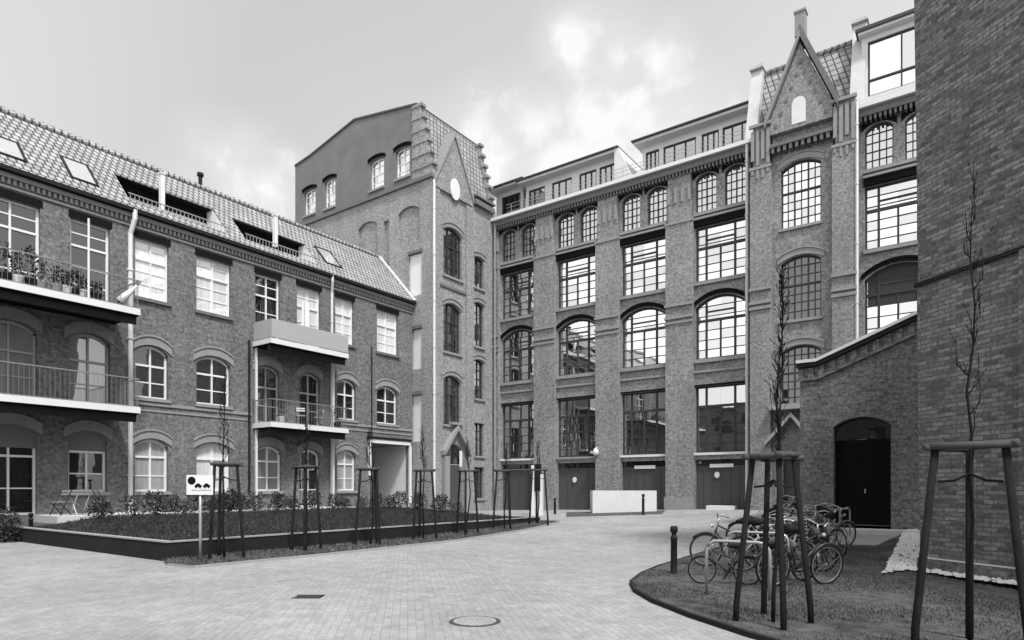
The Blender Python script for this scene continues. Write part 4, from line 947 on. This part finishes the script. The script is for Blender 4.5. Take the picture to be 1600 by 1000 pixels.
ords = ['first', 'second', 'third', 'fourth', 'fifth', 'sixth', 'seventh', 'eighth', 'ninth', 'tenth', 'eleventh', 'twelfth', 'thirteenth', 'fourteenth', 'fifteenth', 'sixteenth', 'seventeenth', 'eighteenth', 'nineteenth', 'twentieth', 'twenty first', 'twenty second', 'twenty third', 'twenty fourth', 'twenty fifth', 'twenty sixth', 'twenty seventh']
def spx(p): D = -p[0] * SN + p[1] * CS; return (p[0] * CS + p[1] * SN) / D
spots.sort(key=spx)
for i, (x, y) in enumerate(spots):
    lab = '%s dark leafy shrub from the left in the row below the brick house' % ords[i]
    pr = protos[i % 3]; zz = plz(x, y) - .02 if y > 7 else 0.0; z_s = random.uniform(.6, .95)
    if i < 3: pr.location = (x, y, zz); pr.rotation_euler = (0, 0, i); pr['label'] = lab; pr.scale = (z_s,) * 3
    else: dup(pr, (x, y, zz), random.uniform(0, 6), lab, None, (0, 0), z_s)

# ------------------------------------------------------------------ saplings and their stake frames
def sapling(loc, H, label, seed, dense=1.0, spread=.28, start=2.0, group='staked saplings', r0=.03):
    rnd = random.Random(seed); t = thing('sapling', loc, label, 'tree', group)
    tr = MB(); pts = []; x = y = 0
    for k in range(12):
        z = H * k / 11; pts.append((x, y, z)); x += rnd.gauss(0, .02); y += rnd.gauss(0, .02)
    tr.tube(pts, [r0 * (1 - .85 * k / 11) for k in range(12)], 8)
    o = tr.build('trunk', 'bark', None, True); o.parent = t
    cr = MB(); n = int(34 * dense)
    for i in range(n):
        f = start / H + (1 - start / H) * (i / n) ** .9; f = min(f, .985); k = f * 11; a = pts[int(k)]; b = pts[min(int(k) + 1, 11)]; q = k - int(k)
        p = Vector([a[j] + (b[j] - a[j]) * q for j in range(3)]); an = rnd.uniform(0, 6.28)
        ln = (spread * 3.2) * (1 - .75 * (f - start / H) / (1 - start / H)) * rnd.uniform(.5, 1.1)
        dirh = Vector((math.cos(an), math.sin(an), 0)); up = Vector((0, 0, 1))
        b1_ = p + dirh * ln * .3 + up * ln * .4; b2_ = b1_ + dirh * ln * .02 + up * ln * .8
        cr.tube([p, b1_, b2_], [r0 * .38, r0 * .27, r0 * .09], 5)
        for s in range(rnd.randint(2, 5)):
            q2 = p.lerp(b1_, rnd.uniform(.3, 1)) if rnd.random() < .5 else b1_.lerp(b2_, rnd.random())
            d = Vector((rnd.gauss(0, .35), rnd.gauss(0, .35), rnd.uniform(.7, 1.3))).normalized() * rnd.uniform(.08, .22)
            cr.tube([q2, q2 + d], [r0 * .16, r0 * .07], 4)
            # buds
            e = q2 + d; cr.tube([e - d * .2, e], [r0 * .26, r0 * .1], 4)
    o = cr.build('crown', 'bark', None, True); o.parent = t
    return t
def stakes(loc, H, rad, rz, label, n=3, r=.04, group='wooden stake frames', tp=.66):
    t = thing('tree_stake', loc, label, 'tree stake', group, rz); tops_ = []
    for k in range(n):
        a = 2 * math.pi * k / n + .5; bx, by = rad * math.cos(a), rad * math.sin(a); tx, ty = bx * tp, by * tp
        mb = MB(); mb.tube([(bx, by, -.15), (bx * .98, by * .98, .2), (tx, ty, H)], [r, r, r * .92], 9); o = mb.build('post', 'stake', None, True); o.parent = t; tops_.append(Vector((tx, ty, H)))
    for k in range(n):
        a, b = tops_[k], tops_[(k + 1) % n]; d = (b - a).normalized()
        mb = MB(); a2, b2 = a - d * .1, b + d * .1; out = Vector((a.x + b.x, a.y + b.y, 0)).normalized() * (r * 1.0); up = Vector((0, 0, .045 + .0))
        o1 = -out * .2; mb.hexa([a2 + o1 + Vector((0, 0, 0)), b2 + o1, b2 + o1 + out * 1.3, a2 + o1 + out * 1.3, a2 + o1 + up * 1.3, b2 + o1 + up * 1.3, b2 + o1 + out * 1.3 + up * 1.3, a2 + o1 + out * 1.3 + up * 1.3])
        mb = MB(); zo = Vector((0, 0, .02 + .012 * k)); mb.tube([a2 + out * .9 + zo, b2 + out * .9 + zo], r * .95, 8)
        o = mb.build('crossbar', 'bar', None, True); o.parent = t
    mb = MB()
    for t_ in tops_:
        q = t_ * .92 - Vector((0, 0, .28)); q.z = H - .32; m = Vector((0, 0, H - .24)); mid = (q + m) / 2 - Vector((0, 0, .03)); mb.tube([q, mid, m], .014, 5)
    o = mb.build('tie', 'stake', None); o.parent = t
    return t
rowo = ['leftmost', 'second', 'third', 'middle (fourth)', 'fifth', 'sixth', 'rightmost']
for k in range(7):
    y = 7.95 + 2.15 * k; x = -13.75 + .05 * math.sin(k); z = gz(x, y) + .02
    hgt = [4.2, 3.3, 3.2, 3.4, 3.1, 3.0, 3.2][k]
    lab = rowo[k] + (' from the left' if k in (1, 2, 4, 5) else '')
    sapling((x, y, z), hgt, 'thin bare sapling, %s of the row along the planter' % lab, 20 + k, .5, .16, 2.05)
    stakes((x, y, z), 2.12, .42, .3 + .6 * k, 'dark wooden stake frame, %s of the row along the planter' % lab, 3, .036)
q = gpt(1208, 979); t1 = sapling((q[0], q[1], .05), 4.15, 'bare columnar sapling rising from the stake frame in front of the bicycles', 51, 1.4, .09, 1.9, r0=.026)
stakes((q[0], q[1], .05), 1.93, .43, TH - .5 + .26 - .39, 'dark four post stake frame standing in the grass in front of the bicycles', 4, .036, tp=.55)
q = gpt(1515, 1022); t2 = sapling((q[0], q[1], .05), 4.7, 'tall bare sapling staked before the dark warehouse wall at the right', 77, .45, .13, 2.1, r0=.022)
stakes((q[0], q[1], .05), 1.98, .52, TH + 1.571 - .5 - .62, 'dark stake frame with pale top bar nearest the warehouse wall', 3, .038, tp=.62)

# ------------------------------------------------------------------ bollards, sign, drains
def bollard(loc, H, label):
    t = thing('bollard', loc, label, 'bollard', 'dark yard bollards'); mb = MB()
    mb.lathe((0, 0, 0), [(.075, -.1), (.075, .02), (.062, .05), (.058, H * .72), (.066, H * .73), (.066, H * .77), (.045, H * .79), (.045, H * .86), (.068, H * .88), (.07, H * .97), (.05, H)], 16); o = mb.build('shaft', 'dark_metal', None, True); o.parent = t; return t
q = gpt(1053, 897, .05); bollard((q[0], q[1], .04), .9, 'black bollard with a capped head at the tip of the grass bed')
q = gpt(1005, 806, .38); bollard((q[0], q[1], gz(*q)), .95, 'small black bollard in front of the pale concrete block')
q = gpt(62, 842, 0); bollard((q[0] + .2, q[1] - .3, 0), .85, 'black bollard at the left corner of the planter wall')
q = gpt(867, 806, .25); bollard((q[0], q[1], gz(*q)), .8, 'black bollard by the factory entrance beyond the planter end')
# parking notice
q = gpt(313, 883); sg = thing('parking_sign', (q[0], q[1], .02), 'white parking notice with two car symbols on a thin grey post', 'sign', None, TH)
mb = MB(); mb.tube([(0, 0, -.1), (0, 0, 1.9)], .03, 8); o = mb.build('post', 'steel', None, True); o.parent = sg
mb = MB(); mb.box(-.27, .29, -.05, -.03, 1.48, 1.9); o = mb.build('board', 'white', None); o.parent = sg
PS = lambda u, z, d: (u, -.051 - .004 + d, z)
mb = MB(); mb.prism(PS, [(-.16 + .085 * math.cos(t * math.pi / 10), 1.78 + .085 * math.sin(t * math.pi / 10)) for t in range(20)], 0, .004)
for cx in (-.02, .16):
    mb.prism(PS, [(cx - .075, 1.645), (cx + .075, 1.645), (cx + .075, 1.685), (cx + .045, 1.69), (cx + .025, 1.72), (cx - .03, 1.72), (cx - .05, 1.69), (cx - .075, 1.68)], 0, .004)
    for s in (-.04, .04): mb.prism(PS, [(cx + s + .02 * math.cos(t * math.pi / 6), 1.64 + .02 * math.sin(t * math.pi / 6)) for t in range(12)], -.002, .004)
o = mb.build('symbol', 'black', None); o.parent = sg
mb = MB(); u = -.16
for k in range(11):
    wd = random.uniform(.018, .034); mb.pbox(PS, u, u + wd, 1.565, 1.565 + random.uniform(.018, .03), 0, .004); u += wd + .012
o = mb.build('text_line', 'concrete_dark', None); o.parent = sg
# covers in the paving
def disc_cover(px, py, r, label, name, ring_mat, mat):
    x, y = gpt(px, py); t = thing(name, (x, y, 0), label, 'manhole cover'); mb = MB(); mb.lathe((0, 0, 0), [(r + .05, -.02), (r + .05, .005), (r, .006)], 32); o = mb.build('rim', ring_mat, None); o.parent = t
    mb = MB(); mb.lathe((0, 0, 0), [(r - .005, -.02), (r - .005, .011), (.01, .011)], 32); o = mb.build('lid', mat, None); o.parent = t
    mb = MB()
    for i in range(-3, 4):
        for j in range(-3, 4):
            if i * i + j * j < 11: mb.box(i * r * .26 - .02, i * r * .26 + .02, j * r * .26 - .02, j * r * .26 + .02, .0112, .016)
    o = mb.build('stud', mat, None); o.parent = t
disc_cover(742, 971, .27, 'round concrete manhole cover in the foreground paving', 'manhole_cover', 'iron', 'concrete_dark')
x, y = gpt(482, 933); t = thing('drain_grate', (x, y, 0), 'dark iron drain grate in the paving left of the round cover', 'drain', None, TH)
mb = MB(); t.scale = (.78, .6, 1); mb.box(-.26, .26, -.2, .2, -.02, .006); o = mb.build('pit', 'black', None); o.parent = t
mb = MB()
for k in range(9): mb.box(-.24 + k * .054, -.215 + k * .054, -.18, .18, .0065, .014)
mb.box(-.27, .27, -.21, -.181, .0066, .016); mb.box(-.27, .27, .181, .21, .0066, .016)
o = mb.build('grating', 'iron', None); o.parent = t

# concrete block planter in front of the factory
a = gpt(926, 801, .42); b = gpt(1026, 801, .42); bz0 = gz(*a)
cb = thing('concrete_block', ((a[0] + b[0]) / 2, (a[1] + b[1]) / 2, bz0), 'long pale concrete trough before the third factory bay', 'planter', None, math.atan2(b[1] - a[1], b[0] - a[0]))
ln = math.hypot(b[0] - a[0], b[1] - a[1]); mb = MB(); h = 1.12
mb.box(-ln / 2, ln / 2, 0, .12, 0, h); mb.box(-ln / 2, ln / 2, .9, 1.02, 0, h); mb.box(-ln / 2, -ln / 2 + .12, .122, .898, 0, h); mb.box(ln / 2 - .12, ln / 2, .122, .898, 0, h); mb.box(-ln / 2 + .02, ln / 2 - .02, .02, 1, -.2, .0)
o = mb.build('trough', 'offwhite', None); o.parent = cb
mb = MB(); mb.box(-ln / 2 + .13, ln / 2 - .13, .13, .89, .05, h - .1); o = mb.build('soil', 'soil', None); o.parent = cb
blk = [gpt(885, 806, .36), gpt(1035, 805, .4), gpt(1040, 799, .45), gpt(885, 800, .38)]; poly_sheet('soil_patch', blk, .012, 'soil')
# white info pillar with a dark box near the planter end
x, y = gpt(836, 806, .28); ip = thing('info_pillar', (x, y, gz(x, y)), 'tall white pillar with a small dark box beyond the planter end', 'pillar', None, .3)
mb = MB(); mb.box(-.16, .0, -.1, .1, -.1, 2.45); mb.box(.22, .4, -.1, .1, -.1, 2.0); o = mb.build('panel', 'white', None); o.parent = ip
mb = MB(); mb.box(.002, .3, -.13, .07, 1.2, 2.5); o = mb.build('box', 'dark_metal', None); o.parent = ip

# ------------------------------------------------------------------ bicycles and racks
def bicycle(frame_mat, label, basket=False, step=False):
    t = thing('bicycle', (0, 0, 0), label, 'bicycle', 'bicycles parked at the racks'); wr = .335; wb = 1.05
    for i, x in enumerate((0, wb)):
        w_ = MB(); w_.ring((x, 0, wr), (1, 0, 0), (0, 0, 1), wr - .018, .018, 28, 6); wo_ = w_.build('wheel', 'rubber', None, True); wo_.parent = t
        r_ = MB(); r_.ring((x, 0, wr), (1, 0, 0), (0, 0, 1), wr - .045, .009, 28, 5)
        for k in range(14):
            a = 2 * math.pi * k / 14; r_.tube([(x, .02 * (-1) ** k, wr), (x + (wr - .045) * math.cos(a), 0, wr + (wr - .045) * math.sin(a))], .0022, 4, False)
        r_.tube([(x, -.045, wr), (x, .045, wr)], .022, 8); o = r_.build('rim', 'bike_mid', None, True); o.parent = wo_
    f = MB(); bb = (.44, 0, .28); st = (.27, 0, .80); hd = (.83, 0, .84); hl = (.87, 0, .70)
    tt = (.33, 0, .62) if not step else (.40, 0, .42)
    for p, q, r in ((bb, st, .016), (tt, hd if not step else hl, .017), (bb, hl, .019), (hd, hl, .02)): f.tube([p, q], r, 8)
    for s in (-1, 1):
        f.tube([(0, s * .05, wr), (bb[0], s * .03, bb[2])], .01, 6); f.tube([(0, s * .05, wr), (st[0] + .04, s * .015, .66)], .009, 6)
        f.tube([(wb, s * .05, wr), (.915, s * .035, .60), hl], .011, 6)
    o = f.build('frame', frame_mat, None, True); o.parent = t
    s = MB(); s.tube([(.20, 0, .945), (.30, 0, .955), (.40, 0, .94), (.47, 0, .93)], [.085, .08, .045, .025], 8); s.tube([st, (.25, 0, .93)], .013, 6); o = s.build('saddle', 'rubber', None, True); o.parent = t
    h = MB(); h.tube([hd, (.80, 0, 1.0)], .014, 6); h.tube([(.66, -.29, 1.02), (.80, -.22, 1.06), (.83, 0, 1.0), (.80, .22, 1.06), (.66, .29, 1.02)], .012, 6); o = h.build('handlebar', 'steel', None, True); o.parent = t
    c = MB(); c.ring((bb[0], -.05, bb[2]), (1, 0, 0), (0, 0, 1), .085, .008, 18, 4); c.tube([(bb[0], -.06, bb[2]), (bb[0] + .09, -.07, bb[2] - .14)], .009, 5); c.tube([(bb[0], .06, bb[2]), (bb[0] - .09, .07, bb[2] + .14)], .009, 5)
    c.box(bb[0] + .05, bb[0] + .13, -.15, -.07, bb[2] - .155, bb[2] - .13); c.box(bb[0] - .13, bb[0] - .05, .07, .15, bb[2] + .13, bb[2] + .155); o = c.build('crank', 'dark_metal', None); o.parent = t
    for x in (0, wb):
        m = MB()
        pts = [(x + (wr + .02) * math.cos(R(a)), 0, wr + (wr + .02) * math.sin(R(a))) for a in range(20, 181, 20)] if x == 0 else [(x + (wr + .02) * math.cos(R(a)), 0, wr + (wr + .02) * math.sin(R(a))) for a in range(40, 161, 20)]
        m.tube(pts, .02, 5)
        o = m.build('mudguard', frame_mat if frame_mat != 'bike_light' else 'bike_mid', None, True); o.parent = t
    k = MB(); k.box(-.28, .14, -.07, .07, .725, .74)
    for s in (-1, 1): k.tube([(0, s * .06, wr), (-.12, s * .065, .73)], .006, 5)
    o = k.build('carrier', 'dark_metal', None); o.parent = t
    l = MB(); l.tube([(.90, 0, .83), (.95, 0, .83)], [.025, .04], 8); o = l.build('headlight', 'steel', None); o.parent = t
    if basket:
        k = MB(); k.box(.86, 1.14, -.17, .17, .80, .815)
        for z in (.86, .92, .98, 1.03):
            for s in (-.17, .17): k.tube([(.85, s, z), (1.16, s, z)], .005, 4)
            for x in (.85, 1.16): k.tube([(x, -.17, z), (x, .17, z)], .005, 4)
        for i in range(7):
            for s in (-.17, .17): k.tube([(.85 + i * .05, s, .80), (.85 + i * .05, s, 1.03)], .004, 4)
        o = k.build('basket', 'steel', None); o.parent = t
    return t
def place(b, px, py, rz, lean=0, z=.06):
    x, y = gpt(px, py, z); b.location = (x, y, gz(x, y) + .055); b.rotation_euler = (lean, 0, rz)
bk = bicycle('bike_dark', 'small black bicycle at the left end of the front rack, nearest the bollard'); bk2 = bicycle('bike_light', 'silver bicycle with a wire basket behind the front rack', True); bk3 = bicycle('bike_mid', 'grey step through bicycle leaning right of the stake frame', False, True)
place(bk, 1168, 914, TH + R(180) - .25, .06); bk.scale = (.68,) * 3; place(bk2, 1160, 893, TH - .05, -.08); place(bk3, 1252, 908, TH + R(105), .15)
for src, px, py, rz, ln_, lab in ((bk, 1206, 918, TH + .30, .1, 'black bicycle just right of the stake frame posts'), (bk, 1282, 893, TH + R(130), -.16, 'black bicycle turned towards the viewer right of the stake frame'),
                               (bk3, 1306, 876, TH + R(100), .08, 'grey bicycle at the right end of the group, wheel towards the gate'), (bk2, 1195, 868, TH + .2, .1, 'silver bicycle in the middle of the back rack behind the stake frame'),
                               (bk, 1225, 862, TH + R(165), -.05, 'black bicycle in the back rack behind the stake frame, facing left'), (bk2, 1215, 838, TH + R(35), .05, 'silver bicycle farthest back, nearest the factory bay'), (bk3, 1270, 862, TH + R(20), .1, 'grey bicycle in the back rack right of the stake frame'), (bk, 1205, 853, TH + R(60), .1, 'black bicycle half hidden behind the stake frame, turned towards the factory'), (bk3, 1290, 858, TH + R(75), -.1, 'grey bicycle beside the steel hoops near the black gate'), (bk, 1262, 848, TH + R(140), .1, 'black bicycle before the brick pillar left of the gate'), (bk, 1240, 885, TH + R(112), .12, 'black bicycle squeezed between the two right posts of the stake frame'), (bk3, 1222, 876, TH + R(80), -.1, 'grey bicycle directly behind the sapling trunk'), (bk, 1188, 890, TH + R(150), .12, 'black bicycle leaning on the middle steel hoop'), (bk, 1282, 868, TH + R(96), -.1, 'black bicycle between the grey bicycles at the right of the group')):
    x, y = gpt(px, py, .06); dup(src, (x, y, gz(x, y) + .055), rz, lab, 'bicycles parked at the racks', (ln_, 0))
def hoop(p, q, h, label, mat='steel'):
    t = thing('bike_rack', (p[0], p[1], gz(*p) + .04), label, 'bike rack', 'steel bicycle hoops', math.atan2(q[1] - p[1], q[0] - p[0])); l = math.hypot(q[0] - p[0], q[1] - p[1]); rr = .16
    pts = [(0, 0, -.1), (0, 0, h - rr)] + [(rr - rr * math.cos(R(a)), 0, h - rr + rr * math.sin(R(a))) for a in (22, 45, 67, 90)] + [(l - rr + rr * math.sin(R(a)), 0, h - rr + rr * math.cos(R(a))) for a in (0, 22, 45, 67, 90)] + [(l, 0, -.1)]
    mb = MB(); mb.tube(pts, .024, 8); o = mb.build('hoop', mat, None, True); o.parent = t
    mb = MB()
    for x in (0, l): mb.lathe((x, 0, 0), [(.07, 0), (.07, .02), (.03, .025)], 12)
    o = mb.build('foot_plate', 'dark_metal', None); o.parent = t
hoop(gpt(1104, 934), gpt(1203, 943), .82, 'steel hoop rack nearest the viewer in front of the black bicycle')
hoop(gpt(1135, 905), gpt(1232, 912), .82, 'steel hoop rack just behind the nearest hoop'); hoop(gpt(1168, 885), gpt(1250, 890), .84, 'steel hoop rack in the middle behind the stake frame')
for k, lab in enumerate(('left one of three steel hoops near the black gate', 'middle one of three steel hoops near the black gate', 'right one of three steel hoops near the black gate')):
    hoop(gpt(1272 + 16 * k, 848, .15), gpt(1296 + 16 * k, 838, .2), .85, lab)

# ------------------------------------------------------------------ terrace and balcony furniture
def chair(loc, rz, label, mat='offwhite', group='folding chairs'):
    t = thing('folding_chair', loc, label, 'chair', group, rz); mb = MB()
    for k in range(5): mb.box(-.2, .2, -.2 + k * .085, -.2 + k * .085 + .065, .44, .46)
    o = mb.build('seat', mat, None); o.parent = t; mb = MB()
    for z in (.68, .78): mb.box(-.2, .2, .215, .235, z, z + .06)
    o = mb.build('backrest', mat, None); o.parent = t
    for s in (-.21, .21):
        mb = MB(); mb.tube([(s, -.22, 0), (s, .22, .86)], .015, 6); o = mb.build('leg', 'dark_metal', None, True); o.parent = t
        mb = MB(); mb.tube([(s * .9, .22, 0), (s * .9, -.2, .44)], .015, 6); o = mb.build('leg', 'dark_metal', None, True); o.parent = t
    return t
def table(loc, rz, label, r=.38):
    t = thing('folding_table', loc, label, 'table', None, rz); mb = MB(); mb.lathe((0, 0, 0), [(r, .70), (r, .73), (.01, .73)], 20); o = mb.build('tabletop', 'concrete_dark', None); o.parent = t
    for s in (-.2, .2):
        mb = MB(); mb.tube([(s, -.3, 0), (s, .3, .7)], .016, 6); o = mb.build('leg', 'offwhite', None, True); o.parent = t
        mb = MB(); mb.tube([(s * .9, .3, 0), (s * .9, -.3, .7)], .016, 6); o = mb.build('leg', 'offwhite', None, True); o.parent = t
    return t
tx = XL + 1.2
chair((tx, on_x(95, tx), .72), .4, 'folding chair left of the round table on the terrace', 'concrete_dark'); table((tx, on_x(125, tx), .72), 1.57, 'round folding table with crossed legs on the terrace'); chair((tx + .1, on_x(157, tx), .72), 2.4, 'folding chair right of the round table on the terrace', 'concrete_dark')
def pot(loc, h, label, mat='concrete_dark', lm='leaf', ph=.55, grp='potted plants on the balconies'):
    t = thing('potted_plant', loc, label, 'potted plant', grp); mb = MB(); mb.lathe((0, 0, 0), [(.12, 0), (.17, .28), (.18, .3), (.15, .27), (.01, .26)], 14); o = mb.build('pot', mat, None, True); o.parent = t
    mb = MB(); shrub_mesh(mb, .22, ph, 130, .09)
    for v in range(len(mb.v)): x, y, z = mb.v[v]; mb.v[v] = (x, y, z + .26)
    o = mb.build('foliage', lm, None); o.parent = t
bx = XL + 1.7
for i, (px, lab, m_, ph) in enumerate(((8, 'dark bushy potted plant at the left end of the upper long balcony', 'dark_metal', .9), (27, 'tall potted plant in a white pot left on the upper long balcony', 'white', .8), (48, 'dark potted plant before the left balcony door', 'dark_metal', 1.0),
                                  (64, 'potted plant in a dark pot between the two upper balcony doors', 'concrete_dark', .7), (88, 'low potted plant left of the second upper balcony door', 'concrete_dark', .5), (104, 'potted plant in a pale pot before the second upper balcony door', 'white', .5), (118, 'leafy dark potted plant right of the pale pot on the upper balcony', 'dark_metal', .6), (128, 'small potted plant left of the white balcony pole', 'offwhite', .4), (150, 'low potted plant right of the white balcony pole', 'dark_metal', .35))):
    pot((bx, on_x(px, bx), 8.01), .3, lab, m_, 'leaf', ph)
bx = XL + BD - .3
pot((bx, on_x(527, bx), 4.51), .3, 'dark bushy potted plant at the right end of the lower small balcony', 'dark_metal', 'leaf', .8)
pot((bx, on_x(440, bx), 4.51), .3, 'potted plant at the left of the lower small balcony', 'offwhite', 'leaf', .7)
chair((bx - .1, on_x(472, bx), 4.51), 1.0, 'folding chair in the middle of the lower small balcony', 'white'); chair((bx - .1, on_x(500, bx), 4.51), -.8, 'folding chair at the right of the lower small balcony', 'offwhite')
# tilted parasol at the end of the long balcony
t = thing('parasol', (XL + 1.8, 10.05, 8.01), 'folded white parasol leaning out at the right end of the upper long balcony', 'parasol'); mb = MB(); mb.tube([(0, 0, 0), (.25, .75, 1.0)], .02, 6); o = mb.build('pole', 'dark_metal', None, True); o.parent = t
mb = MB(); mb.tube([(.03, .12, .16), (.1, .35, .47), (.2, .62, .82)], [.15, .11, .03], 8); o = mb.build('canopy', 'white', None, True); o.parent = t
# laundry hung beside the small balcony door
t = thing('towel', (XL + .5, yl(467), 9.3), 'white towel hanging in the doorway above the pale balcony panel', 'towel'); mb = MB(); n = 9
for k in range(n):
    a, b = k / n, (k + 1) / n; wob = lambda q: .05 * math.sin(q * 9); wd = lambda z: .22 + .06 * math.sin(z * 6)
    mb.hexa([(wob(a), -.25 + .5 * a, -.5), (wob(b), -.25 + .5 * b, -.5), (wob(b) + .02, -.25 + .5 * b, -.5), (wob(a) + .02, -.25 + .5 * a, -.5), (wob(a), -.2 + .4 * a, 1.1), (wob(b), -.2 + .4 * b, 1.1), (wob(b) + .02, -.2 + .4 * b, 1.1), (wob(a) + .02, -.2 + .4 * a, 1.1)])
o = mb.build('cloth', 'white', None); o.parent = t
